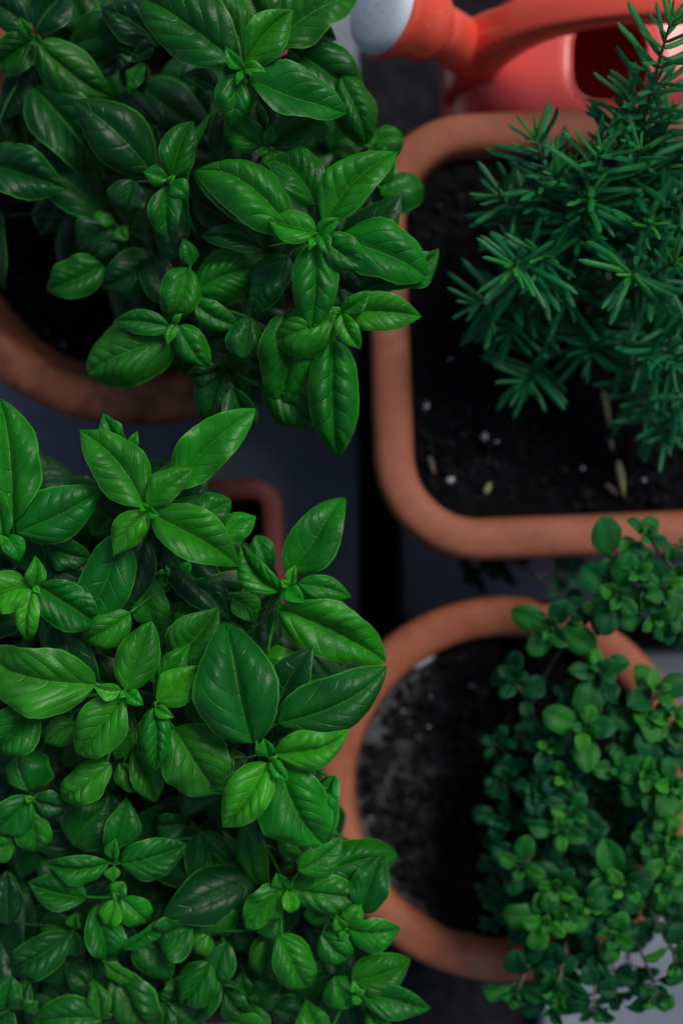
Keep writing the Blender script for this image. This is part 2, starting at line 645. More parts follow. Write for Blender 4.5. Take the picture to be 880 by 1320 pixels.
def strap(path, w, th, name):
    """thick band swept along path in the xz plane: rounded-box section"""
    V, F = [], []
    sec = []
    for k in range(20):
        a = 2 * math.pi * k / 20
        c, s = math.cos(a), math.sin(a)
        sec.append((math.copysign(abs(c) ** 0.45, c), math.copysign(abs(s) ** 0.45, s)))
    n = len(sec)
    for i, (p, ww, tt) in enumerate(path):
        a = Vector(path[max(0, i - 1)][0]); b = Vector(path[min(len(path) - 1, i + 1)][0])
        t = (b - a).normalized()
        y = Vector((0, 1, 0))
        u = y.cross(t).normalized() * -1
        for c, s in sec:
            V.append(Vector(p) + y * c * ww * w + u * s * tt * th)
    for i in range(len(path) - 1):
        for k in range(n):
            k2 = (k + 1) % n
            F.append((i * n + k, i * n + k2, i * n + n + k2, i * n + n + k))
    F.append(tuple(range(n))[::-1])
    F.append(tuple((len(path) - 1) * n + k for k in range(n)))
    return mesh_from(name, V, F, MAT_CAN)


hp = []
for i in range(25):
    t = i / 24
    a = math.pi * (1 - t)
    x = 0.008 + 0.106 * math.cos(a)
    z = 0.120 + 0.140 * math.sin(a) ** 0.70
    hp.append(((x, 0.0, z), 1.0 + 0.9 * abs(math.cos(a)) ** 5, 1.0 + 0.4 * abs(math.cos(a)) ** 3))
obj('handle', strap(hp, 0.0098, 0.0105, 'can_handle'), can)
rim_v, rim_f = tube_vf([(-0.013 + 0.0243 * math.copysign(abs(math.cos(a)) ** .62, math.cos(a)), 0.0258 * math.copysign(abs(math.sin(a)) ** .62, math.sin(a)) - 0.008, 0.185) for a in
                        [2 * math.pi * k / 40 for k in range(41)]], [0.0012] * 41, 8, False)
obj('opening_rim', mesh_from('opening_rim', rim_v, rim_f, MAT_CAN), can)

# neck and rose (positions relative to the can's base)
rc = at(494, 10, 0.245) - Vector((0.178, 0.286, 0))
rn = Vector((-0.80, 0.10, 0.59)).normalized()
neck_p = [(-0.060, 0.0, 0.10), (-0.080, 0.0, 0.140), (-0.094, 0.0, 0.170), tuple(rc - rn * 0.042), tuple(rc - rn * 0.036)]
nv_, nf_ = tube_vf(neck_p, [0.036, 0.026, 0.0175, 0.0155, 0.016], 32)
obj('neck', mesh_from('can_neck', nv_, nf_, MAT_CAN), can)


def lathe(axis_o, axis_d, prof, mat, name, n=48):
    d = axis_d.normalized()
    x = d.cross(Vector((0, 1, 0))).normalized()
    y = d.cross(x)
    V, F = [], []
    for r, h in prof:
        for k in range(n):
            a = 2 * math.pi * k / n
            V.append(axis_o + d * h + (x * math.cos(a) + y * math.sin(a)) * r)
    for i in range(len(prof) - 1):
        for k in range(n):
            k2 = (k + 1) % n
            F.append((i * n + k, i * n + k2, i * n + n + k2, i * n + n + k))
    F.append(tuple((len(prof) - 1) * n + k for k in range(n)))
    return mesh_from(name, V, F, mat)


obj('rose_cup', lathe(rc, rn, [(0.0165, -0.040), (0.0215, -0.034), (0.0225, -0.026), (0.0235, -0.016), (0.027, -0.008), (0.0285, -0.003),
                               (0.0275, -0.001), (0.02, -0.0005)], MAT_CAN, 'rose_cup'), can)
rose = obj('rose', lathe(rc, rn, [(0.0268, -0.001), (0.0270, 0.002), (0.0255, 0.0045), (0.020, 0.0065), (0.010, 0.0078), (0.001, 0.008)],
                         MAT_ROSEHEAD, 'rose_plate'), can)
rx = rn.cross(Vector((0, 1, 0))).normalized()
ry = rn.cross(rx)
hm = None
for ring, cnt in ((0.006, 5), (0.0125, 10), (0.019, 15)):
    for k in range(cnt):
        a = 2 * math.pi * k / cnt + ring * 50
        p = rc + rn * (0.008 - 6.0 * ring * ring + 0.0004) + (rx * math.cos(a) + ry * math.sin(a)) * ring
        if hm is None:
            hm = lathe(Vector((0, 0, 0)), rn, [(0.0005, -0.0006), (0.0005, 0.0002), (0.0002, 0.00025)], MAT_HOLE, 'rose_hole', 10)
        obj('rose_hole', hm, rose, p)


# ------------------------------------------------------------------ leaf meshes
def leaf_grid(L, W, nt, ns, a, b, nv, arch, fold, bulge, quilt, edge, wave, bend, seed, twist=0.0, tipcurl=0.0):
    r = np.random.default_rng(seed)
    t = np.linspace(0, 1, nt)
    t = 0.6 * t + 0.4 * (0.5 - 0.5 * np.cos(np.pi * t))
    s = np.linspace(-1, 1, ns)
    s = np.sign(s) * np.abs(s) ** 0.9
    T, S = np.meshgrid(t, s, indexing='ij')
    A = np.abs(S)
    pk = a / (a + b)
    h = np.clip(T, 1e-4, 1) ** a * np.clip(1 - T, 1e-4, 1) ** b / (pk ** a * (1 - pk) ** b)
    h = np.maximum(h, 0.012)
    asym = 1 + 0.07 * np.sin(r.uniform(0, 6.28)) * np.sign(S)
    Y = S * h * W / 2 * asym
    # faint serration of the edge
    Y *= 1 + 0.009 * np.sin(T * 46 + seed) * A ** 6 + 0.03 * np.sin(T * 11 + seed * 1.7) * A ** 3
    t0 = T - 0.75 * np.abs(Y) / L - 1.5 * (np.abs(Y) / L) ** 2
    ph = nv * t0 + 0.5 + 0.16 * np.sign(S) + 0.16 * np.sin(T * 7 + seed) + 0.14 * np.sin(S * 4.1 + T * 5 + seed * .7)
    d = np.abs(np.mod(ph, 1.0) - 0.5) * 2            # 1 on a vein, 0 between
    q = 1 - d ** 1.35
    irr = 0.85 + 0.55 * np.sin(T * 9 + S * 3 + seed) + 0.2 * np.sin(T * 17 - S * 7 + seed * 2)
    Z = W * h * (bulge * np.sin(np.pi * A ** 0.8) * 0.5 + quilt * irr * q * A ** 0.5 * (1 - A ** 3) + fold * A - edge * A ** 2.6)
    for _ in range(3):
        g1, g2, g3 = r.uniform(2, 7), r.uniform(-4, 4), r.uniform(0, 6.28)
        Z += 0.014 * W * h * np.sin(g1 * T + g2 * S + g3) * (0.3 + A)
    Z += arch * L * 4 * T * (1 - T) * (0.75 + 0.5 * T)
    p1, p2 = r.uniform(0, 6.28, 2)
    f1, f2 = r.uniform(1.3, 2.6, 2)
    Z += wave * W * A ** 2 * h ** 0.5 * np.where(S > 0, np.sin(6.28 * f1 * T + p1), np.sin(6.28 * f2 * T + p2))
    Z += tipcurl * L * np.clip(T - 0.62, 0, 1) ** 2 * 3
    X = T * L
    Y = Y + bend * L * 4 * T * (1 - T) * 0.5
    if twist:
        an = twist * (T - 0.5)
        c, sn = np.cos(an), np.sin(an)
        Y, Z = Y * c - Z * sn, Y * sn + Z * c
    V = np.stack([X, Y, Z], -1).reshape(-1, 3)
    uv = np.stack([np.mod(np.zeros_like(ph), 1) + ph + 0.0, S], -1).reshape(-1, 2)
    F = []
    for i in range(nt - 1):
        for k in range(ns - 1):
            v0 = i * ns + k
            F.append((v0, v0 + ns, v0 + ns + 1, v0 + 1))
    return V, F, uv


def add_tube(V, F, uv, pts, radii, n=6):
    tv, tf = tube_vf(pts, radii, n)
    b = len(V)
    V = np.vstack([V, np.array([tuple(p) for p in tv])])
    uv = np.vstack([uv, np.tile([[0.5, 0.3]], (len(tv), 1))])
    F = F + [tuple(i + b for i in f) for f in tf]
    return V, F, uv


def frame(base, tip, roll):
    x = (tip - base).normalized()
    up = Vector((0, 0, 1))
    y = up.cross(x)
    if y.length < 1e-4:
        y = Vector((0, 1, 0))
    y.normalize()
    z = x.cross(y)
    c, s = math.cos(roll), math.sin(roll)
    y, z = y * c + z * s, z * c - y * s
    return Matrix(((x.x, y.x, z.x, base.x), (x.y, y.y, z.y, base.y), (x.z, y.z, z.z, base.z), (0, 0, 0, 1)))


LEAF_N = 0


def hero_leaf(stem, spts, base, tip, W, tone, shape, roll, opt):
    """one basil leaf with its own blade and a petiole that reaches the stem"""
    global LEAF_N
    LEAF_N += 1
    seed = LEAF_N * 13 + 5
    r = random.Random(seed)
    L = (tip - base).length
    small = L < 0.016
    a, b = {'p': (0.70, 1.02), 'o': (0.60, 0.82), 'r': (0.54, 0.60), 'n': (0.85, 1.1)}[shape]
    nt, ns = (12, 9) if small else ((26, 15) if L < 0.032 else (46, 25))
    nv = 4.2 if L < 0.03 else (5.4 if L < 0.05 else 6.2)
    arch = opt.get('arch', r.uniform(0.0, 0.17) if shape != 'r' else 0.16)
    fold = opt.get('fold', r.uniform(0.12, 0.50) if shape in 'pn' else r.uniform(0.06, 0.36) if shape == 'o' else 0.05)
    edge = opt.get('edge', r.uniform(0.06, 0.28) if shape in 'po' else (0.38 if shape == 'r' else 0.05))
    V, F, uv = leaf_grid(L, W, nt, ns, a, b, nv, arch, fold, opt.get('bulge', r.uniform(0.08, 0.24)),
                         opt.get('quilt', r.uniform(0.045, 0.11)) * (0.7 if small else 1), edge,
                         opt.get('wave', r.uniform(0.02, 0.10)), opt.get('bend', r.uniform(-0.16, 0.16)), seed,
                         opt.get('twist', r.uniform(-0.5, 0.5)), opt.get('curl', r.uniform(-0.5, 0.08)))
    for (ht, hs, hr) in opt.get('holes', ()):              # nibbled holes
        keep = []
        for f in F:
            c = V[list(f)].mean(0)
            if ((c[0] / L - ht) ** 2 + ((c[1] / W - hs) * W / L) ** 2) ** .5 > hr:
                keep.append(f)
        F = keep
    M = frame(base, tip, roll)
    # petiole to the stem
    best = min(spts, key=lambda p: (p - base).length + (0.5 if p.z > base.z + 0.001 else 0) + 0.3 * max(0, 0.003 - (base.z - p.z)))
    e = M.inverted() @ best
    rad = 0.0006 + 0.012 * W
    mid = Vector((min(-0.004, e.x * 0.35), e.y * 0.3, e.z * 0.15)) if e.length > 0.008 else e * 0.5
    pts = bez((0.004 * min(1, L / 0.03), 0, float(V[ns // 2][2]) - rad * 0.3), mid, e, 6)
    V, F, uv = add_tube(V, F, uv, pts, [rad * 0.8, rad, rad, rad * 1.05, rad * 1.1, rad * 1.2])
    me = mesh_from('leaf', V, F, MAT_BASIL, uv)
    o = bpy.data.objects.new('leaf', me)
    link(o, stem)
    o.matrix_basis = Matrix.Translation(-stem_base[stem.name]) @ M
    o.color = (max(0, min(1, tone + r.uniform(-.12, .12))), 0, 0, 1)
    return o


stem_base = {}


def make_stem(name, plant, pts, r0, r1, mat, tipball=False):
    base = pts[0]
    loc = [p - base for p in pts]
    n = len(pts)
    v, f = tube_vf(loc, [r0 + (r1 - r0) * i / (n - 1) for i in range(n)], 8)
    o = obj(name, mesh_from(name, v, f, mat), plant, base - plant.location)
    stem_base[o.name] = base.copy()
    return o


def plant_root(name, loc, label, cat):
    o = bpy.data.objects.new(name, None)
    link(o)
    o.location = loc
    o['label'] = label
    o['category'] = cat
    return o


# rows: sprig (cx, cy, z_cm, tone) and its leaves
# leaf: base x,y  tip x,y  width px, [depth below the sprig top in cm, tip rise in cm, tone shift, shape, roll deg, options]
UPPER = [
 ((42, 46, 29, .15), [
   (46, 50, -14, 90, 48, .2, -.9), (50, 56, 144, 128, 64, .3, -1.4, 0, 'o', 12), (38, 38, -12, 0, 46, .6, -.4, -.1),
   (46, 40, 92, -12, 52, .8, -.6, -.1), (40, 44, 26, 22, 16, -.2, .6, .3), (45, 48, 58, 62, 14, -.2, .5, .2),
   (44, 112, 133, 233, 82, 1.6, -1.6, .05, 'o', -14, {'bend': .06}), (206, 162, 112, 148, 70, 2.4, -.4, -.15, 'o'),
   (-22, 212, 88, 243, 70, 1.0, -.2, 0, 'p'), (20, 100, 36, 206, 46, 4, -1, -.15), (84, 248, 52, 304, 42, 4, -1, -.2, 'o'),
   (112, 42, 84, -22, 54, 3, 0, -.15, 'o'), (2, 272, 4, 374, 40, 3, -1.5, -.1, 'o', 30), (88, 45, 150, 14, 40, 4, .2, -.2), (75, 215, 134, 250, 70, 3.4, -1, -.2, 'o')]),
 ((314, 89, 33, .3), [
   (302, 78, 172, -12, 88, .5, -.8, -.1, 'o', -10), (316, 80, 377, 13, 54, .1, .2, .05, 'p', 20), (322, 100, 449, 139, 70, .2, -.5, .1, 'o', -14),
   (306, 95, 298, 163, 50, .2, -.6, .1, 'p'), (313, 88, 291, 60, 18, -.3, .6, .35), (315, 88, 342, 91, 18, -.3, .5, .3),
   (312, 92, 305, 108, 10, -.2, .4, .4), (310, 50, 258, -14, 62, 1.8, 0, -.1, 'o'), (345, 56, 458, -10, 74, 1.6, -.3, 0, 'o', -12),
   (372, 62, 472, 128, 74, 2.6, -1, -.1, 'o'), (282, 116, 237, 90, 28, 2.5, -.2, -.1), (440, 100, 474, 186, 56, 2.0, -1, 0, 'r'),
   (395, 36, 434, 52, 30, 3.5, 0, -.1), (198, 58, 168, 76, 22, 3, 0, -.1), (186, 82, 167, 122, 24, 3, -.5, 0), (205, 60, 130, 10, 60, 4.2, 0, -.2), (348, 34, 318, -24, 50, 2.6, 0, -.1, 'o'), (300, 30, 335, -20, 44, 3.2, 0, -.15, 'o')]),
 ((345, 188, 31, .3), [
   (338, 188, 290, 150, 44, .2, -.3, .1, 'o'), (350, 188, 421, 147, 48, .2, .3, -.1, 'p', 25), (345, 192, 363, 219, 24, .1, -.2, .25),
   (345, 186, 351, 160, 15, -.2, .6, .2), (337, 172, 330, 128, 26, 1.2, .2, -.2), (344, 190, 336, 200, 9, -.2, .3, .3)]),
 ((478, 188, 28.5, .35), [
   (482, 184, 521, 178, 44, .2, -.5, .1, 'r'), (476, 190, 466, 160, 30, 0, .2, .2), (480, 192, 500, 208, 24, -.1, .1, .25),
   (474, 194, 478, 216, 22, -.1, .0, .2), (478, 188, 468, 180, 12, -.4, .4, .4), (490, 250, 548, 234, 54, .8, -1, .15, 'r'),
   (488, 236, 508, 204, 30, 1, 0, .05), (458, 202, 426, 192, 36, 1.5, 0, -.1), (470, 225, 512, 262, 40, 1.6, -1, 0, 'o'), (455, 250, 430, 200, 46, 2.6, -.4, -.1, 'o'), (450, 300, 490, 270, 50, 3, -.5, -.1, 'o'), (400, 330, 450, 340, 50, 3.4, -.5, -.1, 'o'), (395, 375, 440, 395, 44, 3, -.4, -.1, 'o')]),
 ((411, 303, 34.5, .35), [
   (418, 292, 512, 195, 64, .5, .2, .05, 'p', -12), (407, 300, 346, 283, 44, .2, -.1, .15, 'o', 10), (372, 292, 252, 214, 76, 1.0, -.3, .05, 'o', 10),
   (408, 264, 346, 198, 66, 1.9, -.4, -.05, 'o'), (406, 312, 401, 433, 58, .2, -1.2, .15, 'p'), (418, 306, 475, 344, 46, .0, -.1, .1, 'p', 12),
   (412, 302, 438, 281, 20, -.3, .6, .25), (412, 302, 425, 330, 18, -.3, .4, .3), (436, 308, 557, 356, 76, .6, -.3, .1, 'o', -10, {'quilt': 0.035}),
   (498, 352, 570, 324, 46, 1.6, -.4, .1, 'p'), (462, 376, 550, 360, 40, 1.8, -.2, .05, 'p'), (372, 330, 326, 408, 58, 2.8, -1.4, -.1, 'o', 30),
   (340, 322, 256, 304, 32, 2.6, -.2, -.1), (406, 308, 398, 322, 10, -.3, .3, .4)]),
 ((440, 402, 33.5, .35), [
   (446, 404, 544, 409, 50, .2, -.3, .1, 'p', 14), (440, 400, 478, 375, 26, -.2, .5, .15), (440, 404, 464, 451, 30, -.1, -.2, .25),
   (434, 402, 352, 440, 66, .4, -.6, .1, 'r', 0), (430, 438, 437, 594, 64, .9, -1.4, .15, 'o', 0, {'arch': .06}),
   (368, 404, 360, 524, 76, 1.3, -1.8, -.05, 'o', 0, {'quilt': 0.026}), (346, 500, 410, 550, 70, 2.8, -.8, -.1, 'o'), (438, 403, 428, 396, 10, -.3, .3, .4),
   (300, 500, 318, 562, 42, 4, -1, -.15), (312, 462, 322, 408, 46, 2.6, 0, -.1, 'o')]),
 ((224, 417, 31, .3), [
   (219, 422, 146, 414, 32, .1, -.3, .1, 'p'), (230, 420, 269, 476, 40, .1, -.6, .1, 'o', 8), (220, 436, 111, 482, 84, .7, -1.0, .08, 'r', 0, {'arch': .10}),
   (243, 345, 216, 414, 52, .3, -.3, 0, 'o'), (226, 418, 216, 444, 16, -.2, .1, .3), (248, 388, 307, 421, 36, .5, -.5, .05, 'o'),
   (254, 376, 331, 342, 66, .4, -.4, .2, 'r', 10, {'wave': .08}), (248, 342, 236, 308, 24, .1, .4, .2), (225, 416, 234, 404, 10, -.3, .3, .4)]),
 ((218, 235, 31, .3), [
   (221, 230, 249, 154, 46, .2, .2, 0, 'p', 15), (216, 231, 185, 222, 28, .1, .1, .2), (215, 240, 222, 310, 42, .1, -.7, .15, 'p'),
   (220, 236, 243, 256, 26, -.1, .2, .1), (276, 142, 241, 304, 36, .8, -1.2, .1, 'n', 50), (172, 232, 160, 278, 52, 2, -.8, -.05, 'o'),
   (182, 200, 168, 228, 30, 3, -.6, -.1), (218, 236, 226, 226, 10, -.3, .4, .4)]),
 ((150, 292, 27.5, .2), [
   (148, 286, 121, 274, 20, 0, .3, .2), (156, 300, 117, 332, 44, .3, -.4, 0, 'r'), (134, 340, 61, 374, 52, .9, -.6, .05, 'o', 0, {'bend': .14}),
   (206, 336, 128, 368, 56, .8, -.5, -.1, 'o'), (138, 290, 100, 322, 40, 1.4, -.5, -.1), (155, 292, 165, 310, 24, 0, .3, .1)]),
 ((292, 476, 28.5, .25), [
   (288, 480, 266, 548, 52, .3, -.8, 0, 'o'), (286, 474, 238, 486, 30, .4, -.3, -.05), (298, 476, 326, 466, 26, .2, 0, 0), (296, 482, 316, 520, 34, .2, -.5, 0),
   (292, 474, 288, 458, 16, 0, .4, .1)]),
 ((145, 60, 27, .1), [(160, 70, 196, 40, 30, 0, .3, 0), (150, 75, 118, 100, 32, 0, 0, -.1), (145, 60, 130, 30, 34, 0, .4, 0), (165, 80, 185, 120, 40, .5, -.4, -.1)]),
]
LOWER = [
 ((191, 657, 34.5, .42), [
   (186, 652, 100, 551, 68, .2, -.2, .05, 'p', 10), (196, 662, 311, 729, 66, .2, -.6, .05, 'p', -10), (190, 653, 250, 604, 42, -.05, .3, .1, 'p', -12),
   (189, 660, 146, 717, 42, -.05, -.2, .2, 'p'), (190, 657, 182, 647, 12, -.4, .4, .3), (191, 658, 205, 665, 14, -.4, .3, .3),
   (226, 628, 329, 527, 60, 1.0, -.2, .05, 'o', 6, {'quilt': 0.022, 'bulge': .08}), (160, 578, 132, 533, 34, 1.4, .2, 0), (168, 582, 177, 556, 15, 1.6, .2, 0),
   (258, 668, 298, 644, 44, 2.8, -.5, -.1, 'o'), (286, 692, 331, 666, 38, 1.5, -.2, .1), (215, 690, 262, 640, 50, 3, 0, -.1, 'o')]),
 ((12, 705, 33.5, .38), [
   (18, 672, 0, 514, 86, .3, -.4, .05, 'o', 0, {'bend': -.10}), (22, 686, 129, 630, 68, .4, -.3, .08, 'o', 8), (8, 696, -12, 625, 42, -.1, .2, .15),
   (8, 690, 26, 723, 28, -.2, 0, .2, 'o'), (10, 704, 2, 690, 12, -.3, .3, .3)]),
 ((44, 755, 33.5, .42), [
   (45, 757, 46, 717, 26, -.1, .3, .2), (40, 757, -16, 776, 54, .1, -.2, .15, 'o'), (43, 760, 35, 826, 36, -.1, -.4, .25, 'o'), (51, 755, 128, 806, 60, .5, -.9, -.1, 'o'),
   (44, 756, 52, 764, 9, -.3, .2, .3), (156, 690, 95, 816, 66, .7, -.8, .05, 'o', -8, {'bend': .12, 'quilt': 0.018}), (168, 790, 102, 826, 46, 1.4, -.5, 0, 'o'),
   (120, 690, 150, 640, 44, 3, 0, -.1), (60, 700, 120, 720, 44, 3, -.4, -.1), (185, 745, 205, 815, 46, 2.4, -1, -.15, 'o')]),
 ((228, 742, 30, .28), [
   (226, 742, 190, 752, 28, 0, 0, .1, 'o'), (234, 745, 301, 760, 44, .2, -.5, .05, 'o'), (230, 740, 246, 724, 18, -.2, .3, .3), (228, 744, 236, 760, 14, -.2, .2, .3),
   (262, 788, 214, 790, 30, .8, -.2, 0, 'o'), (262, 785, 306, 780, 32, .8, -.2, -.05, 'o'), (228, 740, 214, 728, 16, -.2, .3, .2)]),
 ((160, 893, 34, .42), [
   (162, 889, 196, 801, 54, .2, .0, .0, 'o', 6, {'quilt': 0.026}), (158, 900, 96, 977, 64, .2, -.5, .1, 'o', 4), (156, 890, 121, 884, 22, -.1, .3, .3),
   (163, 893, 185, 909, 20, -.1, .3, .3), (161, 893, 155, 899, 8, -.3, .3, .4), (124, 882, -20, 842, 88, 1.0, -.4, -.05, 'o', -6, {}),
   (44, 906, -10, 968, 62, 2.0, -.6, -.1, 'o'), (98, 932, 57, 956, 38, 2.6, -.3, -.05), (142, 984, 72, 1031, 48, 2.2, -.6, 0, 'o'),
   (95, 920, 30, 930, 60, 3.6, -.5, -.1, 'o')]),
 ((200, 907, 33.5, .42), [
   (203, 905, 261, 857, 48, .1, .0, .15, 'p', -14), (200, 912, 200, 997, 40, .0, -.7, .2, 'o'), (208, 882, 244, 830, 34, .7, .2, .05, 'p'),
   (230, 852, 282, 783, 60, 1.2, .3, -.15, 'p'), (200, 912, 224, 925, 18, -.2, .2, .3), (224, 938, 286, 1026, 88, 1.2, -.7, -.05, 'o', 6, {'quilt': 0.044}),
   (172, 968, 201, 1036, 42, 2.4, -1, -.1, 'p'), (154, 984, 182, 1022, 36, 2.6, -.5, -.1), (198, 880, 205, 855, 22, 1, .3, 0), (175, 940, 150, 980, 40, 3, 0, -.1),
   (268, 905, 240, 925, 36, 2.4, 0, -.1, 'o')]),
 ((375, 752, 32.5, .38), [
   (362, 762, 311, 700, 44, .1, -.1, .15, 'p', -20), (370, 738, 438, 637, 62, .8, .0, .0, 'o', -10, {'quilt': 0.026}), (384, 752, 454, 770, 32, .3, -.2, .1, 'p'),
   (360, 784, 500, 858, 72, .7, -.6, .1, 'o', 8), (375, 754, 381, 728, 16, -.4, .5, .4), (370, 758, 392, 776, 22, -.3, .2, .3), (372, 756, 362, 748, 12, -.4, .3, .4),
   (340, 848, 378, 868, 50, 1.4, -.3, .05, 'r', 20), (356, 885, 412, 872, 34, 2.4, -.2, 0), (300, 770, 330, 800, 36, 2.0, -.4, 0, 'o'), (318, 815, 300, 770, 44, 2.8, 0, -.1, 'o'),
   (330, 690, 350, 740, 30, 2.4, -.2, 0)]),
 ((330, 955, 34.5, .35), [
   (326, 958, 291, 801, 104, .3, -.4, .05, 'o', 4, {'arch': .10, 'quilt': 0.057}), (358, 932, 500, 861, 76, .9, -.4, -.05, 'o', 8, {'quilt': 0.031}),
   (330, 960, 345, 975, 16, .2, .2, .2), (300, 960, 262, 1000, 50, 2.6, -.6, -.1), (385, 930, 430, 915, 60, 2.4, -.5, -.1, 'o')]),
 ((351, 981, 35, .48), [
   (346, 984, 287, 1068, 58, .1, -.4, .15, 'p', 6), (354, 972, 451, 943, 52, .1, -.2, .1, 'p', 12), (364, 990, 416, 1087, 94, .5, -1.0, .0, 'o', 0, {'quilt': 0.048}),
   (347, 974, 340, 951, 22, -.2, .3, .3), (350, 980, 371, 1006, 22, -.3, .2, .3), (349, 979, 357, 975, 9, -.4, .3, .4), (432, 1000, 418, 1090, 46, 1.3, -1, .05, 'o', 30),
   (384, 1122, 442, 1082, 46, 2.2, -.3, .05, 'o')]),
 ((369, 1143, 31, .35), [
   (374, 1145, 468, 1159, 54, .2, -.4, .1, 'o', 8), (365, 1141, 317, 1196, 48, .2, -.6, .05, 'o'), (370, 1148, 375, 1178, 22, -.2, -.1, .2), (366, 1143, 356, 1126, 22, -.1, .2, .1),
   (368, 1144, 378, 1136, 10, -.3, .3, .3), (398, 1132, 514, 1102, 54, 1.0, -.8, -.05, 'r', 0, {'arch': .12}), (464, 1176, 493, 1101, 48, .8, -.1, .05, 'o', 0, {'quilt': 0.022}),
   (320, 1058, 346, 1150, 44, 1.8, -1.2, -.15, 'o', 25), (258, 1074, 282, 1157, 62, 2.2, -1.2, -.2, 'o'), (390, 1100, 360, 1060, 44, 2, 0, -.1)]),
 ((444, 1197, 30.5, .38), [
   (448, 1197, 518, 1198, 46, .2, -.4, .15, 'p', 8), (445, 1192, 464, 1163, 28, .1, .2, .1), (414, 1205, 456, 1236, 44, .4, -.4, .0, 'o'), (360, 1206, 401, 1277, 52, .5, -.8, 0, 'o'),
   (442, 1198, 432, 1180, 20, -.1, .2, .2), (444, 1200, 440, 1214, 14, -.2, .1, .3), (400, 1190, 420, 1160, 34, 1.2, 0, 0, 'o'), (350, 1200, 340, 1260, 44, 2, -.8, -.15, 'o'),
   (330, 1200, 360, 1175, 36, 1.0, 0, 0)]),
 ((461, 1281, 29.5, .4), [
   (452, 1264, 530, 1238, 50, .3, -.4, .05, 'o', -8), (467, 1284, 556, 1303, 44, .2, -.5, .1, 'p', 8), (450, 1300, 430, 1260, 48, .5, .1, .05, 'o'), (459, 1280, 455, 1266, 12, -.3, .3, .5),
   (462, 1284, 455, 1296, 14, -.3, .1, .5), (460, 1282, 470, 1276, 10, -.3, .2, .5), (410, 1340, 395, 1290, 44, 1, -.2, 0), (345, 1330, 290, 1312, 40, 1, -.3, 0),
   (500, 1330, 470, 1300, 30, 1, 0, 0)]),
 ((148, 1114, 30.5, .32), [
   (156, 1113, 240, 1088, 54, .1, -.2, .1, 'o', 8), (141, 1111, 56, 1112, 40, .2, -.2, .05, 'p', -10), (112, 1158, 37, 1136, 46, .6, -.3, 0, 'p'), (148, 1108, 150, 1080, 20, -.1, .3, .1),
   (147, 1117, 146, 1136, 20, -.1, 0, .15), (145, 1096, 164, 1028, 48, .8, .0, -.05, 'p', 25), (95, 1090, 142, 1034, 64, 2, -.3, -.1, 'o', 5), (240, 1060, 198, 1056, 44, 2.4, -.3, -.1, 'o')]),
 ((153, 1156, 30, .38), [
   (152, 1154, 161, 1137, 28, 0, .2, .15, 'o'), (148, 1159, 140, 1196, 30, 0, -.3, .2, 'o'), (157, 1158, 192, 1192, 44, .1, -.5, .15, 'o', 5), (126, 1166, 142, 1242, 48, .8, -.6, -.05, 'o'),
   (158, 1224, 221, 1167, 24, .6, .2, 0, 'n', 30), (135, 1240, 175, 1270, 28, .9, -.4, .05), (176, 1214, 222, 1262, 48, 1.6, -.5, -.1, 'o'), (248, 1188, 195, 1210, 60, .9, -.2, -.05, 'p'),
   (152, 1156, 146, 1150, 9, -.2, .2, .3)]),
 ((42, 1033, 30.5, .32), [
   (40, 1030, -10, 1072, 54, .1, -.5, .1, 'o'), (45, 1031, 87, 1042, 40, .2, -.3, 0, 'o', 20), (42, 1046, 50, 1104, 44, .5, -.9, 0, 'o'), (38, 1020, 30, 966, 66, .8, -.4, -.1, 'r'),
   (-14, 1092, 25, 1084, 34, 1, 0, 0), (42, 1032, 34, 1026, 10, -.3, .3, .3), (10, 1192, 10, 1122, 42, 2.4, 0, -.15, 'o')]),
 ((95, 1200, 28.5, .2), [
   (88, 1206, 8, 1252, 50, .2, -.5, -.05, 'o'), (96, 1196, 100, 1176, 20, 0, .2, .1), (98, 1200, 108, 1236, 30, .3, -.4, -.1), (114, 1272, 84, 1250, 28, 1, 0, -.1),
   (92, 1200, 50, 1190, 40, 1, -.2, -.1)]),
 ((18, 1300, 29, .2), [
   (8, 1302, 16, 1256, 44, .2, .2, 0, 'o'), (22, 1300, 40, 1262, 34, .4, 0, -.05), (132, 1314, 42, 1314, 52, .6, -.3, -.05, 'o'), (131, 1312, 120, 1265, 30, .4, .2, 0),
   (18, 1302, -10, 1320, 40, .2, -.2, 0), (30, 1300, 50, 1290, 22, 0, .1, .1), (148, 1250, 202, 1328, 70, 1, -.8, -.1, 'o')]),
 ((215, 1292, 27.5, .15), [
   (212, 1290, 176, 1306, 44, .2, -.3, 0, 'o'), (218, 1288, 236, 1252, 34, .2, .2, 0), (220, 1294, 262, 1326, 44, .2, -.5, 0, 'o'), (212, 1296, 206, 1336, 36, .3, -.5, .05),
   (216, 1291, 208, 1280, 14, -.2, .3, .2), (240, 1300, 275, 1270, 44, 1, -.2, -.1, 'o')]),
 ((322, 1292, 27.5, .15), [
   (318, 1290, 280, 1282, 40, .2, -.2, 0, 'o'), (326, 1290, 362, 1268, 40, .2, -.2, 0, 'o'), (322, 1296, 336, 1338, 40, .2, -.5, 0, 'o'), (320, 1286, 310, 1256, 30, .2, .2, 0),
   (323, 1291, 330, 1282, 12, -.2, .3, .2), (352, 1300, 404, 1318, 44, 1, -.3, -.05, 'o')]),
 ((275, 1200, 29.5, .2), [
   (302, 1166, 244, 1196, 62, .2, -.5, 0, 'r', 0, {'wave': .08}), (270, 1240, 230, 1300, 52, .8, -.5, .0, 'o'), (292, 1214, 280, 1274, 44, .9, -.6, -.05, 'o', 20), (286, 1264, 250, 1318, 44, 1.4, -.5, -.1),
   (300, 1180, 330, 1230, 50, 1.4, -.8, -.15, 'o'), (268, 1205, 246, 1225, 34, .2, -.2, .05, 'r'), (290, 1280, 330, 1310, 40, 1.2, -.3, -.1)]),
